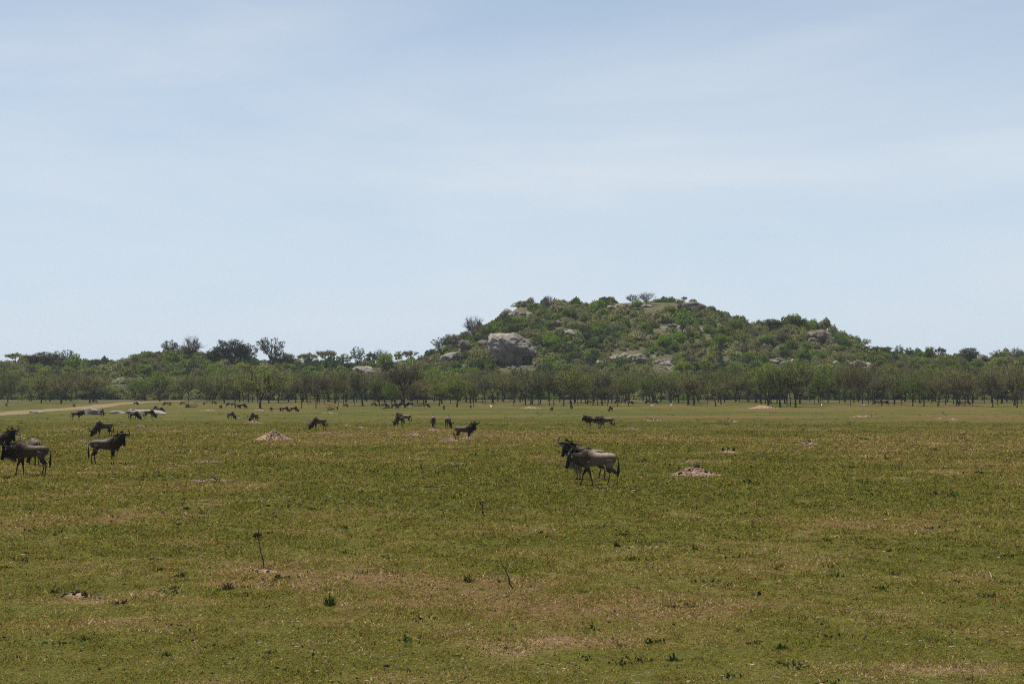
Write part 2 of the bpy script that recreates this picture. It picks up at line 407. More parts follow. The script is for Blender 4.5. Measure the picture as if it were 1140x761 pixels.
# kinds of belt tree (feathery vase crowns)
BELT = [tree_data('belt%d' % k, h=11, w=8 + (k % 3), fork=.17 + .045 * (k % 4), shape='vase', clumps=90, per=32, leaf=.32, spread=.95, aspect=.34, up=.5,
                  seed=100 + k, stems=1 + (k in (2, 5, 7)), trunk_r=.20, limbs=6 + k % 3, twig=.03, twigs=3, lean=.1 * (k % 3 - 1)) for k in range(9)]
THIN = [tree_data('thin%d' % k, h=10, w=5.5, fork=.3, shape='vase', clumps=60, per=15, leaf=.30, spread=.75, aspect=.25, up=.6, seed=140 + k, stems=1 + k % 2, trunk_r=.14, limbs=6, twig=.03, twigs=5) for k in range(4)]
DENSE = [tree_data('dense%d' % k, h=9, w=9, fork=.2, shape='round', clumps=120, per=42, leaf=.42, spread=.75, aspect=.6, seed=160 + k, trunk_r=.3, limbs=8, twigs=1) for k in range(3)]
SPARSE = [tree_data('sparse%d' % k, h=10, w=9, fork=.3, shape='round', clumps=60, per=26, leaf=.36, spread=.48, aspect=.6, seed=180 + k, trunk_r=.26, limbs=7, twig=.05, twigs=2, bark=BARKP if k == 1 else BARK) for k in range(3)]
BARE = [tree_data('bare%d' % k, h=9, w=9, fork=.25, shape='round', clumps=70, per=3, leaf=.25, spread=.8, aspect=.4, seed=200 + k, trunk_r=.26, limbs=8, twig=.045, twigs=6, bark=BARKP) for k in range(2)]
UMB = [tree_data('umb%d' % k, h=7, w=8, fork=.34, shape='umbrella' if k != 1 else 'layer', clumps=60, per=30, leaf=.34, spread=.5, aspect=.6, seed=220 + k, trunk_r=.2, limbs=6, twig=.04, twigs=1, lean=.06 * (k - 1)) for k in range(3)]

OLIVE = (.235, .250, .045); GREEN = (.200, .270, .030); BROWN = (.240, .210, .070); GREYO = (.185, .172, .082); DARKG = (.062, .088, .022); BRIGHT = (.170, .270, .026); MID = (.150, .185, .032)
def jit(c, a=.15):
    k = random.uniform(1 - a, 1 + a); return tuple(max(.005, v * k * random.uniform(1 - a * .5, 1 + a * .5)) for v in c)
def crown_top(base_loc, py): return (HZ - py) / F * base_loc.y + CAMH - base_loc.z

# named trees of the belt: px, base py, top py, crown width px, data, colour, label
NAMED = [
 (290, 455, 411, 54, BELT[1], OLIVE, 'broad olive-brown tree on a dark thick trunk standing forward of the belt'),
 (335.5, 454.2, 424, 26, THIN[0], GREYO, 'thin sparse tree on a straight trunk, first right of the broad olive tree'),
 (351.5, 454.8, 428, 16, THIN[1], BROWN, 'nearly leafless sapling with a lumpy trunk, second right of the olive tree'),
 (451, 453.5, 403, 40, BELT[3], (.098, .070, .036), 'russet-brown tree with a leaning forked trunk above grazing wildebeest'),
 (436, 453, 424, 22, BELT[4], BRIGHT, 'small bright green tree beside the russet-brown leaning tree'),
 (509, 453, 420, 28, BELT[0], GREEN, 'fresh green tree with a short dark trunk below the brown round boulder'),
 (527, 453, 429, 12, THIN[2], BRIGHT, 'slender bright green sapling below the left edge of the large grey boulder'),
 (636, 454.5, 408, 40, BELT[5], OLIVE, 'tall olive tree on a heavy forked trunk right of the large grey boulder'),
 (671, 451, 414, 20, THIN[3], OLIVE, 'narrow upright olive tree right of the tall forked one'),
 (690, 447.5, 416, 32, BELT[2], MID, 'green tree with a curved many-limbed trunk standing over two dark wildebeest'),
 (727, 448.5, 416, 34, BELT[7], MID, 'twin-stemmed dark tree over the wildebeest right of the gap below the hill'),
 (767, 450.5, 414, 30, BELT[6], OLIVE, 'olive tree at the left end of the dense right-hand stand'),
 (803, 450.3, 412, 32, BELT[8], OLIVE, 'olive tree on a thick dark trunk in the middle of the right-hand stand'),
 (855, 451.5, 408, 36, BELT[0], GREEN, 'rounded green tree beside the tan earth bank under the belt'),
 (869, 453, 404, 40, BELT[3], MID, 'tallest green tree of the belt, right of the tan earth bank'),
 (886, 453, 403, 44, BELT[1], OLIVE, 'heavy-trunked olive tree just right of the tallest green one'),
 (1016, 452, 418, 26, BELT[4], BRIGHT, 'bright green round-headed tree in the right part of the belt'),
 (1043, 452, 420, 30, BELT[2], BROWN, 'open V-shaped brown tree standing alone in the grassy gap at the right'),
 (1065, 451.8, 412, 36, BELT[5], BROWN, 'brown tree over a dark wildebeest at the right'),
 (1104, 453, 416, 26, THIN[1], GREYO, 'spindly grey tree on a bent pale trunk near the right edge'),
 (1132, 453.6, 408, 34, BELT[8], BROWN, 'brown tree with a split trunk at the right edge of the picture'),
 (100, 448.5, 416, 30, BELT[5], BROWN, 'brown many-stemmed tree left of the open rubble slope'),
 (158, 447, 426, 14, BELT[4], GREEN, 'small round green tree alone in the clearing right of the dirt track'),
 (178, 446.5, 415, 30, BELT[6], GREEN, 'green tree right of the small round one in the clearing'),
 (46, 448.5, 418, 34, BELT[1], OLIVE, 'olive tree with a stout trunk behind the dirt track'),
 (66, 449, 419, 36, BELT[2], BROWN, 'brown bushy tree with clustered stems behind the dirt track'),
 (9, 448.3, 421, 24, BELT[0], MID, 'green tree nearest the left edge behind the dirt track'),
]
for px, by, ty, w, data, col, lab in NAMED:
    p = place(px, by); o = add_tree('belt_tree', data, p, crown_top(p, ty) * 1.02, w * mpp(p.y) * 1.05, col)
    tag(o, lab, 'tree', 'trees of the belt at the far edge of the plain')
SECT = [(-99, 112, 'behind the dirt track at the far left'), (112, 230, 'behind the clearing and its pale rocks'), (230, 340, 'behind the broad olive tree'),
        (340, 480, 'around the russet-brown leaning tree'), (480, 545, 'below the brown boulder'), (545, 612, 'below the large grey boulder'), (612, 708, 'right of the large grey boulder'),
        (708, 830, 'below the summit of the hill'), (830, 960, 'below the right shoulder of the hill'), (960, 1035, 'left of the V-shaped tree'), (1035, 1300, 'right of the V-shaped tree')]
def sect(px):
    for a, b, s in SECT:
        if a <= px < b: return s
    return SECT[-1][2]
def gap(px): return 113 < px < 146 or 704 < px < 713 or 1084 < px < 1092 or 188 < px < 196
# front, middle and back rows
def interp_top(px): return np.interp(px, [-60, 0, 80, 110, 160, 220, 290, 330, 400, 470, 540, 620, 700, 780, 830, 870, 950, 1030, 1080, 1140, 1200],
                                     [418, 416, 417, 424, 421, 420, 416, 418, 413, 417, 415, 412, 415, 413, 410, 405, 405, 413, 409, 408, 408])
for row, (b0, b1, step, dt, wlo, whi) in enumerate([(450.2, 452.6, 8.5, 3.0, 18, 30), (448.6, 450.2, 8.0, 0.0, 20, 34), (446.8, 448.6, 8.5, -2.0, 22, 36)]):
    px = -45.0
    while px < 1190:
        px += step * random.uniform(.45, 1.6)
        if gap(px): continue
        if row == 0 and (px < 350 or 540 < px < 560 or 700 < px < 760 or random.random() < .25): continue
        if row == 0 and 815 < px < 845: continue
        if row == 1 and (px < 225) and random.random() < .6: continue
        if row == 2 and 146 < px < 300 and random.random() < .3: continue
        by = random.uniform(b0, b1)
        Y = [random.uniform(488, 545), random.uniform(545, 600), random.uniform(600, 655)][row]
        if px < 230: Y += 40
        p = at_y(px, Y)
        ty = interp_top(px) + dt + random.gauss(0, 2.6) + (5 if random.random() < .3 else 0)
        thin = random.random() < .22; data = random.choice(THIN if thin else BELT)
        r = random.random()
        if 840 < px < 930 or 485 < px < 515: kc = GREEN if r < .6 else OLIVE
        elif 560 < px < 620 or px > 1020 or 720 < px < 840: kc = BROWN if r < .35 else OLIVE if r < .8 else MID
        else: kc = [GREEN, OLIVE, BROWN, MID, GREYO][int(r * 4.99)]
        nm = {GREEN: 'green', OLIVE: 'olive', BROWN: 'brown', MID: 'dark green', GREYO: 'grey-olive'}[kc]
        o = add_tree('belt_tree', data, p, max(6, crown_top(p, ty)), random.uniform(wlo, whi) * random.choice((.75, 1.1, 1.45)) * mpp(Y) * (.7 if thin else 1), jit(kc))
        rn = ['front', 'middle', 'back'][row]
        tag(o, '%s %s tree in the %s rank %s' % (nm, 'spindly' if thin else 'feathery', rn, sect(px)), 'tree', '%s %s belt trees %s, %s' % (nm, 'spindly' if thin else 'feathery', sect(px), rn))

# skyline trees
SKY = [  # px, ground py offset handled by ridge; top py, width px, data, colour, label
 (18, 392, 24, UMB[0], MID, 'spreading green tree on the far left skyline'), (34, 395, 12, DENSE[0], DARKG, 'small dark pointed tree between the spreading and russet skyline trees at far left'),
 (50, 392, 28, DENSE[1], (.075, .06, .032), 'russet-brown rounded tree on the left skyline'), (72, 389, 26, SPARSE[0], MID, 'open-crowned tree with clumped leaves on the left skyline'),
 (91, 403, 16, UMB[1], DARKG, 'low dark flat-topped tree right of the open-crowned left skyline tree'), (106, 399, 13, UMB[2], DARKG, 'little layered tree alone on the left skyline'),
 (155, 393, 24, DENSE[0], MID, 'dense green tree on the slope above the rubble'), (170, 392, 18, UMB[0], (.05, .045, .03), 'brownish flat tree beside the dense one above the rubble'),
 (189, 378, 22, SPARSE[0], (.075, .095, .045), 'pale leaved tree with an open crown on the left knoll'), (213, 374.5, 26, BARE[0], GREYO, 'nearly bare pale tree on top of the left knoll'),
 (211, 386, 16, UMB[1], DARKG, 'dark low tree at the foot of the bare knoll tree'), (236, 389, 16, DENSE[2], DARKG, 'dark green tree left of the big domed skyline tree'),
 (258, 379, 38, DENSE[1], (.042, .050, .022), 'big domed dark olive tree on the left skyline'), (277, 382, 18, SPARSE[2], (.04, .05, .03), 'ragged dark tree between the domed tree and the tall open one'),
 (301, 374.5, 34, SPARSE[1], (.085, .085, .05), 'tall open tree with pale branches and sparse leaves on the left skyline'), (316, 392, 28, DENSE[0], DARKG, 'low dark rounded tree right of the tall open skyline tree'),
 (343, 392, 22, UMB[0], MID, 'left of two flat-topped acacias on the low saddle'), (363, 389, 24, UMB[2], GREYO, 'right of two flat-topped acacias on the low saddle'),
 (384, 393, 14, UMB[1], MID, 'small layered acacia right of the two flat-topped ones'), (398, 385.5, 16, SPARSE[0], MID, 'upright layered acacia on the saddle'),
 (413, 391, 13, UMB[0], DARKG, 'umbrella tree with a single clear trunk on the saddle'), (425, 387.5, 18, BARE[1], GREYO, 'grey leafless tree on the saddle'),
 (429, 392, 18, DENSE[2], GREEN, 'green bushy tree in front of the grey leafless one'), (443, 390, 12, UMB[1], MID, 'thin umbrella tree right of the grey leafless one'),
 (456, 389.5, 16, UMB[2], GREYO, 'wide umbrella tree at the left foot of the hill'), (470, 394, 10, SPARSE[1], GREYO, 'small pale tree where the hill begins'),
 (490, 374, 20, SPARSE[1], (.08, .095, .05), 'pale feathery tree on the hill shoulder above the brown boulder'), (503, 371, 16, DENSE[2], GREYO, 'grey-green tree right of the feathery one on the hill shoulder'),
 (528, 352.5, 24, BARE[0], GREYO, 'flat-headed bare tree standing on the left shoulder of the hill'), (611, 328, 11, BARE[1], GREYO, 'small bare tree on the hill crest right of the rock outcrop'),
 (592, 330.5, 7, BARE[0], GREYO, 'tiny bare bush-like tree by the crest outcrop'), (673, 329.5, 12, UMB[0], DARKG, 'dark flat little tree on the summit ridge left side'),
 (705, 326.5, 14, BARE[1], GREYO, 'grey bare tree on the summit'), (720, 325, 18, BARE[0], GREYO, 'largest grey bare tree on the summit'),
 (762, 329.5, 6, UMB[2], DARKG, 'tiny lone umbrella tree above the brown summit dome'), (804, 348, 8, SPARSE[0], MID, 'wispy little tree on the descending right crest'),
 (858, 355, 24, DENSE[1], DARKG, 'dark rounded tree on the right shoulder of the hill'), (892, 352, 16, SPARSE[2], MID, 'upright leafy tree left of the shoulder dome rock'),
 (940, 373, 18, DENSE[0], MID, 'bushy tree right of the shoulder dome rock'), (960, 376, 20, SPARSE[1], MID, 'lighter green tree ending the right shoulder'),
 (976, 384.5, 10, UMB[0], MID, 'first umbrella tree on the low right skyline'), (987, 385, 13, UMB[2], MID, 'second umbrella tree on the low right skyline'), (1001, 383.5, 12, SPARSE[0], MID, 'third tree of the low right skyline, with an open crown'),
 (1012, 386, 10, UMB[1], DARKG, 'fourth, flat tree on the low right skyline'), (1035, 385, 10, DENSE[2], MID, 'pointed green tree on the right skyline'), (1047, 386, 12, UMB[0], DARKG, 'small umbrella tree left of the dark dome-shaped one'),
 (1078, 386.5, 22, DENSE[0], DARKG, 'dark dome-shaped tree on the right skyline'), (1112, 389, 18, SPARSE[2], GREEN, 'light green tree near the right edge of the skyline'), (1132, 386, 16, BARE[1], GREYO, 'pale bare tree at the right end of the skyline'),
]
for px, ty, w, data, col, lab in SKY:
    Y = YR - 6 if 540 < px < 960 else YR - 25
    if lab.startswith(('green bushy', 'dense green')): Y -= 30
    p = at_y(px, Y)
    h = max(2.6, crown_top(p, ty)); o = add_tree('ridge_tree', data, p - Vector((0, 0, .2)), h, w * mpp(Y) * 1.1, col)
    tag(o, lab, 'tree', 'trees along the skyline')

def ridge_where(px):
    for a, b, t in ((-99, 60, 'left of the russet skyline tree'), (60, 150, 'beside the open-crowned skyline tree'), (150, 245, 'around the left knoll'), (245, 335, 'around the big domed skyline tree'), (335, 480, 'on the low saddle'), (480, 960, 'on the hill'), (960, 1060, 'right of the hill')):
        if a <= px < b: return t
    return 'near the dark dome-shaped skyline tree'
for k in range(120):
    px = random.choice([random.uniform(-30, 335), random.uniform(-30, 335), random.uniform(965, 1175)]); Y = random.uniform(725, 792)
    if 112 < px < 150: continue
    p = at_y(px, Y); h = random.uniform(3.6, 6.4); kk = random.random()
    data, kind = (random.choice(DENSE), 'dense') if kk < .5 else (random.choice(SPARSE), 'open-crowned') if kk < .8 else (random.choice(UMB), 'flat-topped')
    ck = random.choice([(MID, 'mid-green'), (DARKG, 'dark green'), (GREYO, 'grey-green'), (OLIVE, 'olive'), (GREEN, 'green')])
    o = add_tree('slope_tree', data, p - Vector((0, 0, .2)), h, h * random.uniform(.9, 1.4), jit(ck[0]))
    tag(o, '%s %s tree on the slope %s' % (ck[1], kind, ridge_where(px)), 'tree', '%s %s slope trees %s' % (ck[1], kind, ridge_where(px)))
HT = 0
while HT < 85:
    px = random.uniform(485, 960); Y = random.uniform(670, 846); p = at_y(px, Y); q_ = py_ = HZ - (p.z - CAMH) / p.y * F
    h = random.uniform(3.5, 6.5)
    if any(abs(px - rx) < rw + 6 and q_ > ry - rh * .3 and q_ - h / mpp(Y) < ry + rh * .45 for rx, ry, rw, rh in ((570, 385, 29, 24), (518, 385, 10, 10), (698, 392, 22, 9), (738, 402, 12, 20), (912, 370, 14, 14))): continue
    kk = random.random(); data, kind = (random.choice(DENSE), 'dense') if kk < .6 else (random.choice(SPARSE), 'open-crowned')
    ck = random.choice([(MID, 'mid-green'), (DARKG, 'dark green'), (GREYO, 'grey-green'), (GREEN, 'green'), (BRIGHT, 'bright green')])
    where = 'left of the summit' if px < 640 else 'below the summit' if px < 790 else 'on the right shoulder'
    where = ('high ' if q_ < 368 else 'low ') + where
    o = add_tree('hill_tree', data, p - Vector((0, 0, .2)), h, h * random.uniform(.9, 1.4), jit(ck[0]))
    tag(o, '%s %s tree among the hill bushes, %s' % (ck[1], kind, where) if 'summit' in where else '%s %s tree among the hill bushes, %s' % (ck[1], kind, where), 'tree', '%s %s hill trees %s' % (ck[1], kind, where)); HT += 1

# ------------------------------------------------------------------ hill scrub
def bush_data(name, seed, leaf=.5, n=900, squash=.8, gaps=.0, twigs=0):
    g = np.random.default_rng(seed); K = 16; cs = g.normal(size=(K, 3)); cs /= np.linalg.norm(cs, axis=1, keepdims=True)
    cs[:, 2] = np.abs(cs[:, 2]) * .9; cs *= g.uniform(.35, .72, (K, 1)); rad = g.uniform(.24, .44, K)
    k = g.integers(0, K, n); d = g.normal(size=(n, 3)); d /= np.linalg.norm(d, axis=1, keepdims=True)
    P = cs[k] + d * (rad[k] * g.uniform(.45, 1.08, n) ** .6)[:, None]; P[:, 2] = np.abs(P[:, 2]) * squash
    V, Fc = leaves(P, leaf / 3, g, .7)                     # unit radius bush; leaf size relative to 3 m radius
    paths = [(bez((0, 0, -.1), c * [.9, .9, squash], .1, g, 4), [.035, .025, .015, .006]) for c in cs[:9]]
    TV, TF = tubes(paths, 4)
    return V, Fc, TV, TF
BV = [bush_data('bush', 300 + k, [.48, .42, .55][k % 3], [1700, 1300, 1500, 620][k % 4], [.8, .95, .65, .85][k % 4]) for k in range(12)]
BMESH = []
for k, (V, Fc, TV, TF) in enumerate(BV):
    VV = np.concatenate([V, TV]); FF = np.concatenate([Fc, TF + len(V)]); mi = np.concatenate([np.zeros(len(Fc)), np.ones(len(TF))])
    BMESH.append(np_mesh('bush', VV, FF, [LEAF, BARK], mi=mi))
KINDS = {'leafy_bush': ((.155, .210, .030), (.190, .262, .032), (.125, .175, .032)), 'thorn_bush': ((.240, .245, .080), (.225, .208, .085), (.270, .265, .115), (.200, .222, .062)), 'dark_bush': ((.085, .115, .036), (.100, .130, .046))}
ROCKSPOTS = [(570, 385, 29, 24), (518, 385, 10, 10), (503, 398, 16, 8), (698, 392, 22, 9), (738, 402, 12, 20), (912, 370, 14, 14), (868, 401, 14, 9), (700, 338, 20, 6), (775, 339, 14, 6), (576, 345, 16, 10), (640, 368, 9, 6), (572, 407, 27, 8), (145, 424, 20, 8), (413, 411, 18, 6), (960, 404, 14, 5), (745, 361, 10, 4), (618,362,8,4), (1095,398,12,4)]
def pix(v):
    c, s = math.cos(PITCH), math.sin(PITCH); dx, dy, dz = v[0], v[1], v[2] - CAMH
    f = dy * c + dz * s; u = -dy * s + dz * c
    return CX + F * dx / f, CY - F * u / f
def build_scrub():
    g = np.random.default_rng(33); cand = []
    for _ in range(26000):
        x = g.uniform(-290, 290); y = g.uniform(640, 858)
        cand.append((x, y))
    grid = {}; out = []
    for x, y in cand:
        z = tz(x, y); px, py = pix((x, y, z))
        if not -60 < px < 1200: continue
        onhill = 478 < px < 965; big_one = g.uniform() < .06
        rad = float(g.gamma(6, .42)) * (1.15 if onhill else 1.0); rad = min(max(rad * (1.7 if big_one else 1.12), 1.3), 6.5)
        den = fbm(x / 35, y / 35, 77, 3)
        if onhill and den < .3: continue
        if not onhill and y < 830 and g.uniform() > (den - .05) * 1.4: continue
        if 112 < px < 150 and y < 770 and g.uniform() < .8: continue
        hgt = rad * .9; top = py - hgt / mpp(y)
        bad = False
        for rx, ry, rw, rh in ROCKSPOTS:
            r_px = rad / mpp(y) * .6
            if abs(px - rx) < rw * .72 + r_px * .9 and py > ry - rh * .3 and top < ry + rh * .45: bad = True; break
        if bad: continue
        if y > 838: rad = min(rad, 4.2)
        c = (int(x // 6), int(y // 6)); ok = True
        for i in (-1, 0, 1):
            for j in (-1, 0, 1):
                for (a, b, rr) in grid.get((c[0] + i, c[1] + j), ()):
                    if (a - x) ** 2 + (b - y) ** 2 < (.50 * (rr + rad)) ** 2: ok = False
        if not ok: continue
        grid.setdefault(c, []).append((x, y, rad)); out.append((x, y, z, px, py, rad))
    return out, g
SCRUB, gs = build_scrub()
def zone(px, py):
    if px < 112: return 'on the far left rise'
    if px < 250: return 'around the left knoll'
    if px < 478: return 'on the low saddle left of the hill'
    if px < 540: return 'left of the large grey boulder'
    if px < 602: return 'above the large grey boulder' if py < 392 else 'below the large grey boulder'
    if px < 690: return 'on the upper hillside right of the grey boulder' if py < 372 else 'on the lower hillside right of the grey boulder'
    if px < 790: return 'just under the summit ridge' if py < 368 else 'around the rubble chute below the summit'
    if px < 965: return 'along the crest of the right shoulder' if py < 385 else 'on the lower slope of the right shoulder'
    return 'on the low rise right of the hill'
cnt = {k: 0 for k in KINDS}; rest = []
SCRUB.sort(key=lambda s: -s[5] / s[1])
for (x, y, z, px, py, rad) in SCRUB:
    n = float(fbm(x / 28, y / 28, 55, 2)) + gs.normal() * .16
    kind = 'thorn_bush' if n < .53 else 'leafy_bush' if n < .72 else 'dark_bush'
    col = jit(random.choice(KINDS[kind]), .18); k = random.randrange(12)
    sc = (rad * random.uniform(.85, 1.15), rad * random.uniform(.85, 1.15), rad * random.uniform(.9, 1.6)); rot = random.uniform(0, 6.28)
    if cnt[kind] < 300:
        cnt[kind] += 1
        o = link(kind, BMESH[k], loc=(x, y, z - .15), rot=(0, 0, rot), scale=sc); o.color = (*col, 1)
        adj = {'thorn_bush': 'grey-olive half-bare thorn bush', 'leafy_bush': 'fresh green leafy bush', 'dark_bush': 'dense dark green bush'}[kind]
        sz = 'large' if rad > 3.2 else 'medium' if rad > 2.2 else 'small'
        tag(o, '%s %s %s' % (sz, adj, zone(px, py)), 'bush', '%s %ss %s' % (sz, adj, zone(px, py)))
    else: rest.append((k, x, y, z, sc, rot, col))
print('SCRUB', len(SCRUB), cnt, 'rest', len(rest))
if rest:
    VV, CC = [], []
    for k, x, y, z, sc, rot, col in rest:
        V = BV[k][0] * sc; c, s = math.cos(rot), math.sin(rot)
        V = np.stack([V[:, 0] * c - V[:, 1] * s + x, V[:, 0] * s + V[:, 1] * c + y, V[:, 2] + z - .15], -1); VV.append(V); CC.append(np.repeat(np.array([col]), len(V), 0))
    V = np.concatenate(VV)
    tag(link('hillside_scrub', np_mesh('hillside_scrub', V, np.arange(len(V)).reshape(-1, 4), [LEAFC], col=np.concatenate(CC))), 'remaining small scrub filling in between the bushes of the hill', 'scrub', kind='stuff')

# ------------------------------------------------------------------ rocks
def rock_mesh(name, seed, m, sub=4, rough=.34, flat=1.0, cut=0.5, freq=1.3, under=0.0, box=2.7, lean=0.0):
    from mathutils import noise as mn
    bm = bmesh.new(); bmesh.ops.create_icosphere(bm, subdivisions=sub, radius=1); off = Vector((seed * 3.7, seed * 1.3, seed * 2.1))
    for v in bm.verts:
        p = v.co.copy(); p = p / (abs(p.x) ** box + abs(p.y) ** box + abs(p.z) ** box) ** (1 / box)
        d = mn.fractal(p * freq + off, 1.0, 2.0, 4) * rough
        c = mn.voronoi(p * 1.1 * freq + off, distance_metric='DISTANCE')[0]; d -= max(0, .32 - (c[1] - c[0])) * rough * .5
        p *= 1 + d
        for k in range(5):                                   # a few planar breaks
            nrm = Vector((math.sin(seed + k * 2.1), math.cos(seed * 1.7 + k * 1.3), math.sin(k * 1.9 + seed) * .7)).normalized(); lim = .80 + .1 * math.sin(seed * 5 + k)
            q = p.dot(nrm)
            if q > lim: p -= nrm * (q - lim) * .8
        if under and p.z < -.1: p.x *= 1 + under * (p.z + .1); p.y *= 1 + under * (p.z + .1)
        p.z *= flat; p.y += lean * p.z; v.co = p
    me = bpy.data.meshes.new(name); bm.to_mesh(me); bm.free(); me.materials.append(m)
    for p in me.polygons: p.use_smooth = sub >= 4 and (p.index % 7 != 0)
    return me
def boulder(px, pyb, w, h, seed, m, label, sub=4, depth=1.0, sink=.15, under=0., rot=None, rough=.28, name='boulder', flat=1.0, tilt=0, group=None, shape=None):
    p = place(px, pyb) if not isinstance(px, Vector) else px
    W = w * mpp(p.y) / 2; H = h * mpp(p.y)
    me = rock_mesh(name, seed, m, sub, rough, 1.0, under=under, **(shape or {}))
    zs = [v.co.z for v in me.vertices]; xs = [v.co.x for v in me.vertices]; z0, z1 = min(zs), max(zs); xw = (max(xs) - min(xs)) / 2
    sz = H * (1 + sink) / (z1 - z0)
    o = link(name, me, loc=(p.x, p.y + W * depth * .3, p.z - H * sink - z0 * sz), rot=(0, tilt, 0 if rot is None else rot), scale=(W / xw, W * depth, sz))
    return tag(o, label, 'rock', group)
big = boulder(571, 405, 57, 35, 8.3, ROCK, 'huge rounded grey boulder with a dark overhung base on the left flank of the hill', 6, .8, .10, under=.45, rough=.22, shape=dict(box=3.6, lean=.35, freq=1.7), tilt=.07)
boulder(517, 390.5, 16, 12.5, 1.3, ROCKB, 'brown round boulder perched on the slab left of the huge grey one', 5, 1, .05, under=.4)
boulder(504, 402.5, 32, 11, 2.1, ROCKW, 'pale sloping granite slab under the brown round boulder', 5, .8, .3, tilt=-.22)
boulder(540, 388, 18, 10, 5.5, ROCKB, 'dark brown rock wedged against the left side of the huge grey boulder', 5, .8, .3)
BL = [ (565, 352, 14, 9, 6.6, ROCK, 'pale sloping rock leaning on the left crest outcrop'), (583, 340, 8, 5, 8.8, ROCKB, 'small block capping the left crest outcrop'), (557, 356, 10, 5, 1.9, ROCK, 'low pale rock at the left foot of the crest outcrop'),
 (634, 371.5, 11, 3.5, 2.7, ROCKW, 'pale ledge under the dark brown block on the upper hillside'), (618, 361, 16, 4.5, 9.1, ROCKB, 'low pinkish rock above the dark brown block'), (613, 384, 8, 5, 3.9, ROCKW, 'pale small rock right of the huge grey boulder'),
  (668, 407, 12, 6, 5.2, ROCK, 'grey rock at the lower left of the whaleback slab'), (716, 404, 16, 7, 6.1, ROCKB, 'brown rock at the right foot of the whaleback slab'),
    (772, 342, 34, 7, 1.1, ROCKB, 'smooth brown dome rock at the right end of the summit'),
  (778, 369, 12, 5, 4.4, ROCKW, 'pale rock right of the grey flat one on the upper hillside'), (764, 371, 8, 4, 9.9, ROCKW, 'small pale rock below the two upper right ledges'),
 (914, 382, 30, 15, 5.1, ROCKB, 'big dark brown dome rock on the right shoulder of the hill'),  (877, 371, 8, 5, 7.2, ROCKB, 'small brown rock among the bushes left of the shoulder dome'),
 (852, 388, 7, 6, 2.4, ROCKW, 'pale rock high on the right shoulder slope'),  (884, 403, 10, 4, 4.8, ROCKW, 'pale rock at the right end of the shoulder ledge'),
 (932, 406, 10, 5, 8.4, ROCKW, 'pale block right below the shoulder dome'), (956, 407, 12, 7, 1.7, ROCKB, 'brown block at the right foot of the hill'), (972, 403, 8, 4, 9.5, ROCKW, 'pale stone at the very end of the right foot of the hill'),
 (1010, 400, 14, 6, 5.8, ROCKB, 'brown rock on the low right skyline'), (1095, 401, 14, 7, 6.4, ROCKB, 'brown rock right of the dark dome-shaped skyline tree'), (1104, 400, 8, 4, 7.9, ROCKW, 'pale rock beside the brown rock near the right edge'),
 (405, 412, 26, 5, 2.9, ROCKW, 'long pale ledge on the saddle under the skyline acacias'), (428, 412, 10, 7, 3.8, ROCKB, 'brown rock below the grey leafless saddle tree'), (431, 421, 9, 6, 4.1, ROCKB, 'brownish rock lower on the saddle'), (187, 395, 12, 9, 8.6, ROCKB, 'dark rock on the left knoll between its trees'), (47, 418, 8, 5, 1.5, ROCKW, 'pale rock between trees on the far left rise')]
for px, py, w, h, sd, m, lab in BL:
    boulder(px, py + 1.5, w, h + 1.5, sd, m, lab, 5 if w > 20 else 4, 1.0, .35, rough=.3)
BLK = [rock_mesh('outcrop_block', 60 + k, [ROCK, ROCKB, ROCK, ROCKW][k % 4], 4, .34, .8, box=4.0) for k in range(8)]
def outcrop(cx, cy, w, h, n, lab, grp, pal=(0, 1, 2, 4, 5, 6)):
    for k in range(n):
        t = (k + .5) / n * 2 - 1; px = cx + t * w / 2 + random.uniform(-1, 1); p = place(px, cy + random.uniform(-.5, 2.5)); m_ = mpp(p.y)
        W_ = w / n * random.uniform(.55, 1.15) * m_; H_ = h * (1 - .45 * abs(t)) * random.uniform(.5, 1.05) * m_
        o = link('outcrop_block', BLK[random.choice(pal)], loc=p + Vector((0, 0, H_ * .15)), rot=(random.uniform(-.25, .25), random.uniform(-.3, .3), random.uniform(0, 6.28)), scale=(W_, W_ * random.uniform(.7, 1.1), H_ * .75))
        tag(o, lab, 'rock', grp)
outcrop(574, 350, 36, 9, 7, 'broken block of the rocky crest left of the summit', 'blocks of the left crest outcrop')
outcrop(700, 341, 44, 6, 8, 'low broken block in the summit outcrop under the bare trees', 'blocks of the summit outcrop')
outcrop(695, 399, 46, 11, 7, 'granite block of the middle hillside ledge', 'blocks of the middle hillside ledge', (0, 2, 3, 4, 6, 7))
outcrop(668, 404, 16, 9, 4, 'granite block just left of the middle hillside ledge', 'blocks left of the middle ledge')
outcrop(746, 364, 24, 6, 5, 'flat block of the ledge on the upper right hillside', 'blocks of the upper right ledge')
outcrop(915, 381, 34, 13, 6, 'brown block of the dome rock on the right shoulder', 'blocks of the shoulder dome', (1, 5, 1, 2))
outcrop(870, 403, 34, 7, 6, 'angular block on the right shoulder slope', 'blocks on the right shoulder slope')
outcrop(960, 406, 30, 6, 5, 'angular block at the right foot of the hill', 'blocks at the right foot')
outcrop(634, 370, 14, 6, 3, 'dark block in the bushes of the upper hillside', 'dark blocks of the upper hillside')
outcrop(140, 424, 40, 7, 8, 'dark block in the rubble slope above the left clearing', 'blocks of the left rubble slope')
outcrop(405, 412, 30, 5, 6, 'broken block of the saddle ledge', 'blocks of the saddle ledge')
outcrop(820, 372, 20, 5, 4, 'block peeping out between bushes of the descending crest', 'blocks of the descending crest')
SMALL = [rock_mesh('rock', 20 + k, [ROCKW, ROCK, ROCKB][k % 3], 3, .35, .8) for k in range(9)]
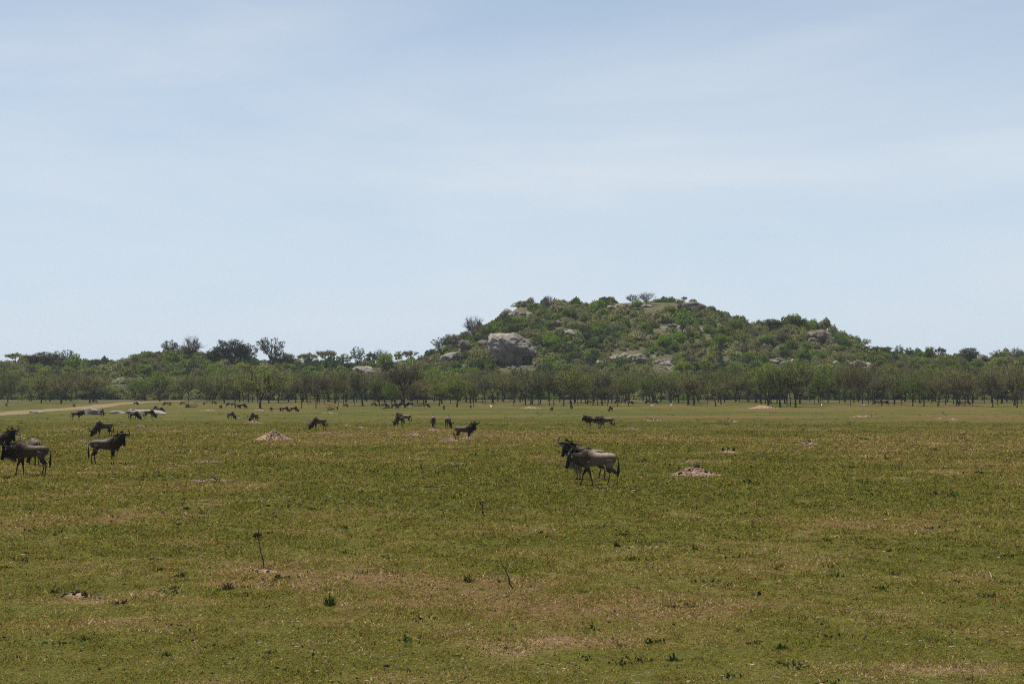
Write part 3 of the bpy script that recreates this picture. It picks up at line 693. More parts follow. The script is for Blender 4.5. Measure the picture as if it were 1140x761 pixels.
def rubble(cx, cy, rw, rh, n, smin, smax, lab, grp, pale=.5):
    for _ in range(n):
        px = cx + random.gauss(0, .5) * rw; py = cy + random.gauss(0, .5) * rh; p = place(px, py)
        s = random.uniform(smin, smax) * mpp(p.y) / 2
        me = SMALL[random.choice([0, 3, 6]) if random.random() < pale else random.choice([1, 4, 7, 2, 5, 8])]
        o = link('rubble_rock', me, loc=p + Vector((0, 0, s * .15)), rot=(random.uniform(-.4, .4), random.uniform(-.4, .4), random.uniform(0, 6.28)), scale=(s * random.uniform(.8, 1.5), s, s * random.uniform(.5, 1)))
        tag(o, lab, 'rock', grp)
rubble(572, 408, 32, 4, 34, 2, 5, 'broken pale stone in the scree just under the huge grey boulder', 'scree under the huge grey boulder', .7)
rubble(742, 404, 11, 15, 34, 2, 7, 'angular stone tumbled down the rubble chute below the summit', 'stones of the rubble chute below the summit', .6)
rubble(146, 424, 24, 5, 38, 2, 6, 'dark and pale stone in the rubble slope above the left clearing', 'stones of the rubble slope above the clearing', .45)
rubble(870, 400, 22, 6, 22, 2, 4, 'small stone strewn on the right shoulder slope', 'stones on the right shoulder slope', .7)
rubble(955, 404, 26, 3, 20, 2, 4, 'small stone at the right foot of the hill', 'stones at the right foot of the hill', .7)
rubble(690, 397, 28, 6, 18, 1.5, 4, 'loose stone around the whaleback slab', 'loose stones around the whaleback slab', .6)
rubble(765, 398, 60, 18, 26, 1.5, 4, 'scattered stone showing between bushes right of the chute', 'scattered stones right of the chute', .7)
rubble(410, 414, 26, 4, 16, 2, 4.5, 'loose stone by the pale ledge of the saddle', 'loose stones by the saddle ledge', .6)
# pale whalebacks in the grass at the left
for px, py, w, h, sd, lab in [(98, 461, 20, 7.5, 3.2, 'white-grey humped rock outcrop in the grass, left one of the pair'), (108, 461.5, 18, 6.5, 5.9, 'pale rock overlapping the right side of the humped outcrop'),
                              (147, 459.5, 12, 5, 7.4, 'rounded pale hump on the long low slab'), (160, 460.5, 50, 4.6, 2.6, 'long low whitish rock slab in the grass beside grazing wildebeest'), (130, 460.3, 20, 3.6, 1.2, 'flat grey end of rock left of the long low slab'), (40, 459.5, 18, 2.2, 6.2, 'small flat whitish rock in the grass beside the dirt track')]:
    boulder(px, py, w, h, sd, ROCKW, lab, 5, .8, .5, rough=.3)

# ------------------------------------------------------------------ earth mounds with clods
def mound(px, py, w, h, seed, label, clods=60, dark=0, csize=.09, lump=1.0):
    p = place(px, py); W = w * mpp(p.y) / 2; H = max(.06, h * mpp(p.y)); g = np.random.default_rng(seed)
    root = bpy.data.objects.new('earth_mound', None); COL.objects.link(root); root.location = p
    tag(root, label, 'earth mound', 'bare earth mounds on the plain')
    k, n = 26, 44; rr = np.linspace(0, 1, k); an = np.linspace(0, 2 * np.pi, n, endpoint=False)
    Rr, A = np.meshgrid(rr, an, indexing='ij'); lob = 1 + .25 * (vn(np.cos(A) * 1.5 + 5, np.sin(A) * 1.5 + 5, seed) - .5)
    X = Rr * np.cos(A) * W * 1.1 * lob; Y = Rr * np.sin(A) * W * 1.0 * lob
    def hz(x, y, r): return H * (np.clip(1 - r, 0, 1) ** 1.15 * (1 + .12 * np.clip(1 - r, 0, 1)) * (.72 + .6 * fbm(x / W * 3 + 9, y / W * 3 + 9, seed, 4)) ) - .03 * r - .005
    Z = hz(X, Y, Rr); V = np.stack([X, Y, Z], -1).reshape(-1, 3)
    i = np.arange(k - 1)[:, None] * n + np.arange(n)[None, :]; j = np.arange(k - 1)[:, None] * n + (np.arange(n)[None, :] + 1) % n
    Fc = np.stack([i, i + n, j + n, j], -1).reshape(-1, 4)
    link('heap', np_mesh('heap', V, Fc, [MOUND], True), root)
    bm = bmesh.new(); bmesh.ops.create_icosphere(bm, subdivisions=1, radius=1); bv = np.array([v.co[:] for v in bm.verts]); bf = np.array([[v.index for v in f.verts] for f in bm.faces]); bm.free()
    m = clods; r = g.uniform(0, 1, m) ** .6 * 1.1; a = g.uniform(0, 6.28, m); x = r * np.cos(a) * W; y = r * np.sin(a) * W
    s = g.uniform(.3, 1.0, m) * csize * (p.y / 90) ** .5 * lump
    CV = bv[None] * s[:, None, None] * g.uniform(.6, 1.4, (m, len(bv), 1)) * np.array([1, 1, .7]) + np.stack([x, y, np.maximum(hz(x, y, np.minimum(r, 1)), 0) + s * .2], -1)[:, None]
    CF = (bf[None] + (np.arange(m) * len(bv))[:, None, None]).reshape(-1, 3)
    o = link('clods', np_mesh('clods', CV.reshape(-1, 3), CF, [CLOD]), root); o['kind'] = 'stuff'
    if dark:
        x = g.normal(size=dark) * W * .35; y = g.normal(size=dark) * W * .2; r = np.minimum(np.hypot(x, y) / W, 1); s = g.uniform(.5, 1.0, dark) * csize * 1.5
        DV = bv[None] * s[:, None, None] * g.uniform(.6, 1.4, (dark, len(bv), 1)) + np.stack([x, y, hz(x, y, r) + s * .1], -1)[:, None]
        o = link('dark_clods', np_mesh('dark_clods', DV.reshape(-1, 3), (bf[None] + (np.arange(dark) * len(bv))[:, None, None]).reshape(-1, 3), [DUNG]), root); o['kind'] = 'stuff'
    return root
for a in [
 (305, 489.5, 44, 9.5, 1, 'largest pointed grey-brown earth mound in the left middle of the plain', 420, 0, .07),
 (773, 529, 56, 9.5, 2, 'clod-covered pale mound with dark holes right of the nearest pair of wildebeest', 420, 16, .085),
 (811, 504, 26, 3, 3, 'low brown mound carrying three dark stumps', 90, 0, .07), (898, 495, 22, 4.5, 4, 'small pinkish mound with dark clods right of the three stumps', 120, 7, .08),
 (459, 485, 20, 3.6, 5, 'low rubbly mound in front of the two wildebeest seen from behind', 140, 6, .08), (482, 479, 15, 3, 6, 'little mound at the feet of the left of two wildebeest seen from behind', 90, 3, .08),
 (500, 491, 26, 4.5, 7, 'pale mound on which a horned wildebeest stands facing right', 160, 0, .08), (519, 489, 16, 3.5, 8, 'low spread of soil right behind the horned wildebeest on its mound', 80, 0, .07),
 (282, 471, 20, 3, 9, 'mound under a grazing wildebeest left of the largest mound', 110, 5, .09), (363, 482, 20, 1.6, 10, 'thin scrape of pale soil in front of the grazing wildebeest', 60, 0, .07),
 (19, 488, 18, 5.5, 11, 'pinkish rubbly mound between wildebeest at the left edge', 150, 4, .08), (91, 492, 18, 3.4, 12, 'rubbly low mound left behind the standing horned wildebeest', 110, 4, .08),
 (156, 474.5, 9, 3, 13, 'tiny mound with dark clods below the long white slab', 40, 4, .09), (237, 535, 46, 2.6, 14, 'wide flat spread of broken earth with a green tuft in the left plain', 420, 14, .05),
 (232, 514, 34, 1.8, 15, 'flat rubble patch beyond the wide spread of broken earth', 160, 6, .06), (703, 478, 14, 2.6, 16, 'small mound of pale clods right of the standing far pair', 90, 0, .09),
 (728, 468.5, 20, 2.4, 17, 'reddish mound topped with dark clods in the right distance', 70, 8, .10), (815, 469.5, 13, 2.4, 18, 'small pinkish heap right in the middle distance', 60, 2, .09),
 (850, 454.5, 34, 3.6, 19, 'tan earth bank at the foot of the belt trees', 90, 0, .10), (591, 454.5, 24, 2.6, 20, 'reddish low bank at the foot of the belt under the grey boulder', 60, 0, .10),
 (967, 464, 16, 3, 21, 'dark-topped heap in the far right plain', 60, 8, .10), (955, 464, 22, 1.4, 22, 'tan soil spread left of the dark-topped heap', 40, 0, .08),
 (288, 457, 14, 2, 23, 'reddish soil heap behind grazing wildebeest at left', 40, 0, .1), (232, 457, 24, 1.2, 24, 'flat tan scrape in the far left plain', 30, 0, .1),
 (402, 476.5, 14, 1.7, 25, 'right of two pale scrapes beyond the grazing wildebeest', 50, 0, .07), (385, 474, 12, 1.6, 26, 'left of two pale scrapes beyond the grazing wildebeest', 50, 0, .07), (341, 470.5, 8, 2, 27, 'small scrape left of the grazing wildebeest', 40, 0, .07),
 (366, 460, 20, 1.4, 28, 'tan scrape under the far thin trees', 40, 2, .09), (1061, 467, 14, 1.4, 29, 'low pink scrape in the far right plain', 30, 0, .08), (1046, 466, 8, 1.2, 30, 'faint pink scrape left of another at far right', 20, 0, .08),
 (612, 476, 10, 1.8, 31, 'little row of pale clods in the middle distance', 40, 4, .08), (670, 545, 40, .8, 32, 'trampled dark soil under the nearest pair of wildebeest', 90, 26, .035), (480, 543, 30, .9, 33, 'broken dark soil with a pale stone in the middle of the plain', 80, 22, .04),
 (85, 663, 60, .9, 34, 'worn pale patch with dark weeds in the left foreground', 260, 20, .03), (295, 636, 40, .7, 35, 'bare patch around a dead stem in the left foreground', 200, 10, .028),
 (874, 516.5, 14, 1.4, 36, 'pale flat scrape under a green tuft in the right middle distance', 50, 4, .05), (845, 663, 3, 1.0, 37, 'single dark lump in the right foreground', 4, 5, .03),
]: mound(*a)
# three stumps on the low brown mound
for dx, h, lab in ((-6, 3.4, 'left of three dark stumps on the low brown mound'), (0, 4.2, 'middle of three dark stumps, the tallest'), (6, 3.8, 'right of three dark stumps on the low brown mound')):
    p = place(811 + dx, 502.5); s = mpp(p.y)
    boulder(p, 0, 3.4, h + 1, 40 + dx, DUNG, lab, 3, .9, .2, name='earth_stump', rough=.4, group='stumps on the low mound')['category'] = 'stump'

# loose stones in the grass
for px, py, w, h, lab in [(493, 542, 8, 2.2, 'flat cream stone lying in the grass below the middle of the plain'), (486, 541, 3, 1.3, 'small pinkish stone left of the flat cream one'), (966, 463.5, 3, 2, 'white stone on the dark heap at right'), (916, 484.5, 2.4, 1.6, 'tiny white stone in the right plain'),
                          (1050, 459.5, 4, 1.6, 'white stone near the right edge of the far plain'), (135, 470, 3, 1.5, 'tiny pale stone below the white slab'), (999, 643, 9, .8, 'thin straw-pale chip in the right foreground'), (882, 651, 5, .9, 'small pale chip in the right foreground'), (550, 467, 4, 1.3, 'pale stone in the far middle plain'), (265, 466, 6, 1.4, 'pale stone left of the mound wildebeest')]:
    boulder(px, py, w, h, px % 9, ROCKW, lab, 3, .7, .15, name='stone')

# ------------------------------------------------------------------ dead stems, tufts
def stem(px, py, pts, rad, label, blob=None, twigs=()):
    p = place(px, py); s = mpp(p.y); P = [((a - px) * s, g_, (py - b) * s) for a, b, g_ in pts]
    root = bpy.data.objects.new('dead_stem', None); COL.objects.link(root); root.location = p; tag(root, label, 'dead plant')
    n = len(P); xs = np.array(P); t = np.linspace(0, n - 1, 14); Q = np.stack([np.interp(t, np.arange(n), xs[:, k]) for k in range(3)], -1)
    Q += rng.normal(size=Q.shape) * rad * .5; paths = [(Q, np.linspace(rad, rad * .45, 14))]
    for tw in twigs: paths.append(([((a - px) * s, b2, (py - b) * s) for a, b, b2 in tw], np.linspace(rad * .6, rad * .25, len(tw))))
    V, Fc = tubes(paths, 6); link('stalk', np_mesh('stalk', V, Fc, [STICK], True), root)
    if blob:
        g = np.random.default_rng(int(px)); C = g.normal(size=(160, 3)) * np.array([blob[2], blob[2], blob[3]]) * s + np.array([(blob[0] - px) * s, 0, (py - blob[1]) * s])
        V, Fc = leaves(C, .05, g, .4); o = link('seed_head', np_mesh('seed_head', V, Fc, [LEAF]), root); o.color = (.05, .036, .024, 1)
stem(294, 632, [(294, 632, 0), (293, 624, .02), (290, 612, 0), (288, 600, 0), (287, 588, .02)], .014, 'dead stem carrying a dark ragged head in the left foreground', (286, 595.5, 2.3, 1.2), [[(290, 612, 0), (293, 608, .02), (294, 603, .03)]])
stem(574, 656, [(574, 656, 0), (568, 651, .02), (566, 642, 0), (563, 634, .03), (558, 627, 0), (552, 624.5, .04)], .014, 'dry forked twig curving out of the grass in the central foreground', None, [[(563, 634, 0), (566, 629, .02), (564, 624, .02)], [(566, 642, 0), (570, 650, .05)], [(579, 657, .1), (582, 650, .1), (583, 645, .08), (586, 641, .1)]])
stem(537, 573.5, [(537, 573.5, 0), (538, 568, .02), (537, 562, 0), (534.5, 558.5, .0)], .038, 'short dark bent stick standing in the grass below the middle of the plain', None, [[(538, 573, 0), (542, 573.6, .1)], [(536.5, 573.5, 0), (530, 573.8, .1)]])
stem(696, 600, [(696, 600, 0), (696.5, 594, 0), (696, 588, 0)], .008, 'faint thin dry stalk right of centre')
stem(632.5, 529, [(632.5, 529, 0), (632.3, 522, 0), (632.8, 512, 0)], .014, 'thin dry stalk in front of the nearest wildebeest muzzle')
stem(917, 567, [(917, 567, 0), (916.3, 560, .0), (915, 553, 0)], .011, 'thin dry stalk standing in the right foreground')
stem(466, 694, [(466, 694, 0), (466.5, 686, .02), (464.5, 679, 0)], .006, 'tiny dry stalk in the lower left of centre')
stem(1132, 613, [(1132, 613, 0), (1131, 605, .02), (1126, 598, 0)], .008, 'thin bent stalk near the right edge')
def tuft(px, py, w, h, label, col=(.055, .10, .018), seed=1, blades=260):
    p = place(px, py); s = mpp(p.y); g = np.random.default_rng(seed); n = blades
    r = g.uniform(0, 1, n) ** .8 * w * s * .38; a = g.uniform(0, 6.28, n); b = np.stack([r * np.cos(a), r * np.sin(a), np.full(n, -.01)], -1)
    H = g.uniform(.25, 1, n) * h * s * (1.15 - .9 * r / (w * s * .38)) * (.7 + .5 * np.sin(a * 3 + seed)); ln = g.uniform(.1, .7, n); wd = H * .05 + .003
    tip = b + np.stack([np.cos(a) * ln * H, np.sin(a) * ln * H, H], -1); t = a + 1.57 + g.normal(size=n) * .5; sd = np.stack([np.cos(t), np.sin(t), t * 0], -1) * wd[:, None]
    mid = (b + tip) / 2 + np.array([0, 0, 1]) * (H * .12)[:, None]
    V = np.stack([b - sd, b + sd, mid + sd * .8, tip, mid - sd * .8], 1).reshape(-1, 3)
    c = np.repeat(np.array([col]) * g.uniform(.6, 1.5, (n, 1)), 5, 0)
    o = link('grass_tuft', np_mesh('grass_tuft', V, np.arange(5 * n).reshape(-1, 5), [LEAFC], col=c), loc=p, rot=(0, 0, 0)); tag(o, label, 'grass tuft')
for k, a in enumerate([(367, 674, 17, 14, 'bright green grass tuft in the left foreground', (.06, .12, .018)), (921, 602, 22, 6, 'wide low green tuft right of centre'), (773, 612, 12, 7, 'small green tuft in the middle right foreground'), (687, 608, 10, 8, 'brownish-green upright tuft in the middle foreground', (.08, .09, .025)),
  (384, 616, 14, 6, 'dark green tuft left of centre'), (201, 642, 18, 7, 'dark tuft between the bare patches at left', (.05, .06, .02)), (254, 656, 18, 10, 'brown-green wispy tuft below the dead stem', (.08, .075, .03)), (97, 664, 34, 7, 'broad dark weed clump on the worn patch', (.045, .06, .02)), (60, 660, 22, 6, 'smaller dark weed clump left on the worn patch', (.05, .06, .02)),
  (384, 588.5, 10, 5, 'tiny tuft in the left middle ground'), (602, 594, 9, 6, 'small tuft right of the bent stick', (.06, .08, .02)), (240, 537, 18, 4.5, 'yellow-green clump on the broken earth spread', (.11, .15, .03)), (516, 528, 9, 3.5, 'green clump in the middle of the plain'), (494, 528, 7, 3, 'small green clump left of another in mid plain'),
  (870, 512, 9, 5, 'yellow-green tuft behind the pale flat scrape', (.11, .15, .03)), (837, 521, 7, 3.5, 'small dark tuft right of the clod-covered mound', (.03, .05, .015)), (718, 513, 10, 4, 'dark green tuft behind the nearest pair'), (287, 559, 16, 3.5, 'dark green patch of grass far left of the bent stick', (.035, .055, .018)), (207, 567, 14, 5, 'dark tuft in the left middle ground', (.035, .06, .018)), (320, 560, 22, 4, 'straggling dark weeds left of the bent stick', (.04, .06, .02)),
  (949, 557, 12, 4.5, 'bright little tuft in the right middle ground'), (987, 511, 8, 5, 'dark upright tuft in the right plain'), (1065, 592, 10, 5, 'faint tuft at the right', (.07, .085, .03)), (535, 556, 4, 3, 'dark specklike tuft behind the bent stick', (.03, .05, .015)), (813, 652, 12, 6, 'brownish tuft in the right foreground', (.07, .07, .03)), (522, 648, 18, 10, 'wispy green tuft left of the dry forked twig', (.06, .10, .02)), (95, 712, 30, 7, 'green patch of taller grass at lower left', (.05, .09, .02)), (185, 730, 22, 7, 'green tuft at lower left above the picture edge', (.05, .09, .02)), (870, 722, 20, 9, 'green tuft at lower right', (.05, .085, .02)), (750, 735, 24, 9, 'grey-green low plant at the lower middle', (.05, .075, .03))]):
    tuft(*a, seed=k + 50)

# ------------------------------------------------------------------ wildebeest
def hide_mat():
    m, nt, b = mat('hide'); a = attr(nt, 'col'); oi = nt.nodes.new('ShaderNodeObjectInfo')
    c = mixc(nt, 1.0, a.outputs['Color'], oi.outputs['Color'], 'MULTIPLY')
    n = noise(nt, 7, 4, .6); r = ramp(nt, n.outputs['Fac'], [(.3, (.8, .8, .8)), (.7, (1.15, 1.15, 1.15))]); c = mixc(nt, 1.0, c, r.outputs['Color'], 'MULTIPLY')
    nt.links.new(c, b.inputs['Base Color']); b.inputs['Roughness'].default_value = .5; b.inputs['Specular IOR Level'].default_value = .10
    bump(nt, b, n.outputs['Fac'], .35, .03); return m
HIDE = hide_mat()
def plain(name, c, rough=.6, spec=.3):
    m, nt, b = mat(name); n = noise(nt, 14, 3, .6); r = ramp(nt, n.outputs['Fac'], [(.3, tuple(v * .7 for v in c)), (.7, tuple(v * 1.25 for v in c))])
    nt.links.new(r.outputs['Color'], b.inputs['Base Color']); b.inputs['Roughness'].default_value = rough; b.inputs['Specular IOR Level'].default_value = spec; return m
HORN = plain('horn', (.03, .025, .021), .6, .2); HAIR = plain('black_hair', (.012, .010, .009), .7); BEARD = plain('pale_beard', (.24, .205, .155), .9); DBEARD = plain('dark_beard', (.06, .045, .034), .9)
def loft(bm, secs, n=14):
    """secs: (centre Vector, half width (y'), half height, direction Vector)"""
    rings = []
    for c, hw, hh, d in secs:
        d = d.normalized(); side = d.cross(Vector((0, 0, 1)))
        if side.length < .05: side = Vector((0, -1, 0))
        side.normalize(); up = side.cross(d).normalized()
        rings.append([bm.verts.new(c + side * math.cos(t) * hw + up * math.sin(t) * hh) for t in [2 * math.pi * k / n for k in range(n)]])
    for a, b in zip(rings[:-1], rings[1:]):
        for k in range(n): bm.faces.new((a[k], a[(k + 1) % n], b[(k + 1) % n], b[k]))
    bm.faces.new(list(reversed(rings[0]))); bm.faces.new(rings[-1])
def path_secs(pts):
    out = []
    for k, (x, y, z, hw, hh) in enumerate(pts):
        a = Vector(pts[max(k - 1, 0)][:3]); b = Vector(pts[min(k + 1, len(pts) - 1)][:3]); out.append((Vector((x, y, z)), hw, hh, b - a))
    return out
def wildebeest_parts(key, head='alert', yaw=0.0, legs=(0, 0, 0, 0), lying=False, calf=False):
    """facing +X, feet at z=0.  yaw turns the head (radians, + = animal's left)."""
    bm = bmesh.new(); tagp = []       # (point, colour)
    body = (.090, .060, .038); dark = (.045, .034, .025); face = (.016, .014, .013); leg = (.045, .033, .024); neckc = (.055, .039, .028)
    dz = -.62 if lying else 0
    T = [(-.78, 0, .97, .07, .09), (-.73, 0, .965, .14, .17), (-.62, 0, .975, .19, .205), (-.42, 0, .975, .215, .225), (-.15, 0, .95, .24, .245), (.1, 0, .95, .25, .285), (.3, 0, .985, .24, .345), (.46, 0, 1.02, .20, .355), (.6, 0, 1.05, .16, .29), (.7, 0, 1.05, .12, .2)]
    T = [(x, y, z + .02 + dz, a * .9, b * .92) for x, y, z, a, b in T]; loft(bm, path_secs(T), 18)
    for x, y, z, a, b in T:
        for s in (-1, 1):
            for q in (-.8, 0, .8): tagp.append((Vector((x, s * a, z + q * b)), body if q > -.5 else (.10, .085, .07)))
        tagp.append((Vector((x, 0, z + b)), body))
    poll, muz = {'alert': ((1.02, 1.40), (1.16, .93)), 'level': ((1.06, 1.24), (1.28, .82)), 'low': ((1.10, 1.10), (1.26, .64)), 'graze': ((1.06, .56), (1.20, .10))}[head]
    nb = Vector((.58, 0, 1.06 + dz))
    if lying: poll, muz = (1.0, .85), (1.22, .45)
    def turn(v, f=1.0):
        r = v - nb; a = yaw * f; return nb + Vector((r.x * math.cos(a) - r.y * math.sin(a), r.x * math.sin(a) + r.y * math.cos(a), r.z))
    P = Vector((poll[0], 0, poll[1])); M = Vector((muz[0], 0, muz[1]))
    # the head itself turns fully, the neck half
    Pp = turn(P, .45)
    hd = (M - P); ya = yaw; hdT = Vector((hd.x * math.cos(ya), hd.x * math.sin(ya), hd.z))
    if abs(yaw) > .6 : hdT = Vector((.22 * math.cos(ya), .22 * math.sin(ya), hd.z))
    Mm = Pp + hdT; fw = Vector((math.cos(ya), math.sin(ya), 0))
    n0 = Vector((.46, 0, .98 + dz)); neck = []
    for t, hw, hh in ((0, .18, .33), (.3, .165, .285), (.6, .135, .23), (.85, .11, .18), (1.0, .10, .14)):
        c = n0.lerp(Pp, t) ; c.z += -.05 * math.sin(t * math.pi); neck.append((c.x, c.y, c.z, hw, hh))
        for s in (-1, 1):
            for q in (-.8, 0, .8): tagp.append((c + Vector((0, s * hw, q * hh)), neckc if t < .7 else (.07, .055, .045)))
    loft(bm, path_secs(neck), 16)
    H = []
    for t, hw, hh in ((-.12, .075, .08), (.05, .105, .12), (.25, .10, .12), (.5, .08, .105), (.75, .068, .085), (.92, .08, .08), (1.03, .06, .05)):
        c = Pp + hdT * t; H.append((c.x, c.y, c.z, hw, hh)); tagp.append((c, face)); tagp.append((c + fw * .1, face)); tagp.append((c - fw * .08, (.05, .04, .034)))
    # head lofted with its flat side forwards
    secs = [(Vector(h[:3]), h[3], h[4], hdT) for h in H]
    rings = []; d = hdT.normalized(); side = Vector((-math.sin(ya), math.cos(ya), 0)); up = side.cross(d).normalized()
    for c, hw, hh, _ in secs: rings.append([bm.verts.new(c + side * math.cos(2 * math.pi * k / 14) * hw + up * math.sin(2 * math.pi * k / 14) * hh) for k in range(14)])
    for a, b in zip(rings[:-1], rings[1:]):
        for k in range(14): bm.faces.new((a[k], a[(k + 1) % 14], b[(k + 1) % 14], b[k]))
    bm.faces.new(list(reversed(rings[0]))); bm.faces.new(rings[-1])
    for s in (-1, 1):                                       # ears, below and behind the horns
        e0 = Pp + side * s * .08 + hdT * .06 - fw * .03; e1 = e0 + side * s * .19 + Vector((0, 0, -.06)) - fw * .04
        loft(bm, [(e0, .035, .03, e1 - e0), (e0.lerp(e1, .5), .045, .026, e1 - e0), (e1, .012, .012, e1 - e0)], 8); tagp.append((e1, leg)); tagp.append((e0.lerp(e1, .5), leg))
    # legs: fore left, fore right, hind left, hind right ; value = swing (m at the hoof, + forwards)
    for i, (fx, sy) in enumerate(((.40, 1), (.40, -1), (-.55, 1), (-.55, -1))):
        sw = legs[i]
        if lying:
            if fx > 0: L = [(.42, .14 * sy, .35, .1, .11), (.60, .16 * sy, .2, .06, .07), (.78, .17 * sy, .07, .045, .045), (.55, .2 * sy, .05, .035, .035)]
            else: L = [(-.45, .2 * sy, .3, .14, .2), (-.25, .28 * sy, .16, .09, .1), (-.5, .3 * sy, .07, .05, .05), (-.2, .32 * sy, .05, .04, .04)]
        elif fx > 0:
            kn = sw * .5 + (.03 if sw > 0 else .0); L = [(.42, .115 * sy, .86, .10, .17), (.41, .125 * sy, .70, .075, .115), (.40 + kn * .35, .12 * sy, .58, .05, .075), (.40 + kn, .115 * sy, .43, .043, .05), (.40 + kn + (sw - kn) * .35, .11 * sy, .32, .028, .032),
                                                      (.395 + sw * .93, .11 * sy, .11, .026, .03), (.41 + sw, .11 * sy, .07, .034, .038), (.44 + sw, .11 * sy, .005, .042, .05)]
        else:
            L = [(-.50, .11 * sy, .92, .13, .23), (-.47 + sw * .12, .13 * sy, .74, .105, .17), (-.50 + sw * .3, .125 * sy, .60, .065, .095), (-.64 + sw * .6, .11 * sy, .46, .038, .055), (-.645 + sw * .75, .105 * sy, .38, .03, .038), (-.60 + sw * .93, .10 * sy, .12, .027, .03), (-.585 + sw, .10 * sy, .07, .034, .038), (-.55 + sw, .10 * sy, .005, .042, .05)]
        loft(bm, path_secs(L), 10)
        for k, (x, y, z, a, b) in enumerate(L):
            c = body if (k < 1) else (.13, .10, .08) if k < 2 else leg if k < len(L) - 2 else (.02, .016, .014)
            for q in (-1, 1): tagp.append((Vector((x + q * b * .8, y, z)), c)); tagp.append((Vector((x, y + q * a, z)), c))
    me = bpy.data.meshes.new('wb'); bm.to_mesh(me); bm.free()
    o = bpy.data.objects.new('tmp', me); COL.objects.link(o)
    md = o.modifiers.new('r', 'REMESH'); md.mode = 'VOXEL'; md.voxel_size = .020; s = o.modifiers.new('s', 'SMOOTH'); s.factor = .5; s.iterations = 4
    dg = bpy.context.evaluated_depsgraph_get(); me2 = bpy.data.meshes.new_from_object(o.evaluated_get(dg)); bpy.data.objects.remove(o)
    for p in me2.polygons: p.use_smooth = True
    kd = kdtree.KDTree(len(tagp))
    for k, (p, c) in enumerate(tagp): kd.insert(p, k)
    kd.balance(); colr = np.ones((len(me2.vertices), 4), np.float32)
    for v in me2.vertices:
        acc = Vector((0, 0, 0)); wsum = 0
        for co, idx, dist in kd.find_n(v.co, 4):
            w = 1 / (dist + .02) ** 2; acc += Vector(tagp[idx][1]) * w; wsum += w
        c = acc / wsum
        x, z = v.co.x, v.co.z
        if .15 < x < .85 and z > .75 + dz:                  # dark brindle bands on shoulder and neck
            st = math.sin(x * 46 + 2.5 * math.sin(z * 5)); c = c * (1 - .35 * max(0, st) * min(1, (x - .15) * 5))
        if x > .1: c = c * (1 - .40 * min(1, (x - .1) * 3))
        topw = max(0, min(1, (z - 1.02 - dz) / .14)) * max(0, min(1, (.42 - x) / .3))     # tan-grey coat on back and rump, paled to paint in the sun's sheen
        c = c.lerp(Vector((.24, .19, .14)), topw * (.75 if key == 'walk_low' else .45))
        colr[v.index, :3] = c
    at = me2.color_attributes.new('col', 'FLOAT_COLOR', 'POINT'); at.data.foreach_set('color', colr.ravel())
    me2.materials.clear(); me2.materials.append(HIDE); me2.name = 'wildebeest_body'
    # horns
    horns = []
    for s in (-1, 1):
        def hp(a, b, c): return Pp + side * s * a + fw * b + Vector((0, 0, c))
        tilt = .0 if head != 'graze' else .08
        pts = [hp(.02, .05 + tilt, .05), hp(.10, .06 + tilt, .055), hp(.20, .06 + tilt, .02), hp(.285, .05 + tilt, .03), hp(.33, .03 + tilt, .10), hp(.325, .0 + tilt, .19), hp(.27, -.02 + tilt, .265), hp(.22, -.03 + tilt, .30)]
        V, Fc = tubes([(pts, [.062, .060, .052, .045, .037, .028, .018, .005])], 8); horns.append(np_mesh('horn', V, Fc, [HORN], True))
    g = np.random.default_rng(len(key) * 7 + 3)
    # mane: hair blades from withers to poll
    def hair(anchor, n, length, dirv, jitter, width, m, nm):
        A = np.array([anchor[min(int(u), len(anchor) - 1)].lerp(anchor[min(int(u) + 1, len(anchor) - 1)], u - int(u))[:] for u in g.uniform(0, len(anchor) - 1, n)])
        A += g.normal(size=(n, 3)) * jitter; D = np.asarray(dirv)[None] + g.normal(size=(n, 3)) * .22; D /= np.linalg.norm(D, axis=1, keepdims=True)
        L = length * g.uniform(.6, 1.1, n)[:, None]; S = np.cross(D, g.normal(size=(n, 3))); S /= np.linalg.norm(S, axis=1, keepdims=True); S *= width
        tip = A + D * L; tip[:, 2] -= L[:, 0] * .15; V = np.stack([A - S, A + S, (A + tip) / 2 + S * .9, tip, (A + tip) / 2 - S * .9], 1).reshape(-1, 3)
        return np_mesh(nm, V, np.arange(5 * n).reshape(-1, 5), [m])
    top = [Vector((x, y, z + hh * .96)) for x, y, z, hw, hh in neck]; top = [Vector((.30, 0, 1.28 + dz))] + top
    mane = hair(top, 260, .15, (-.25, 0, .55), .018, .010, HAIR, 'mane')
    bot = [Vector((x, y, z - hh * .93)) for x, y, z, hw, hh in neck[1:]] + [Pp + hdT * .45 - fw * .10]
    beard = hair(bot, 700 if key == 'walk_low' else 320, .27 if key == 'walk_low' else .20, (-.05, 0, -1), .022, .010, BEARD if key in ('walk_low', 'walk_far') else DBEARD, 'beard')
    tl = [(-.79, 0, 1.08 + dz, .03, .03), (-.86, 0, .98 + dz, .026, .026), (-.875, 0, .80 + dz, .03, .03), (-.87, .01, .62 + max(dz, -.3), .05, .05), (-.86, .015, .45 if not lying else .15, .055, .055), (-.85, .02, .32 if not lying else .1, .015, .015)]
    b2 = bmesh.new(); loft(b2, path_secs(tl), 8); tm = bpy.data.meshes.new('tail'); b2.to_mesh(tm); b2.free(); tm.materials.append(HAIR)
    for p in tm.polygons: p.use_smooth = True
    return dict(body=me2, horns=horns, mane=mane, beard=beard, tail=tm)
POSES = {}
def pose(key, **kw): POSES[key] = wildebeest_parts(key, **kw)
pose('walk_low', head='low', yaw=0, legs=(-.20, .26, -.22, .16))
pose('walk_dark', head='low', yaw=.0, legs=(.22, -.08, .05, -.02))
pose('turned', head='alert', yaw=-1.15, legs=(.02, -.06, .08, -.08))
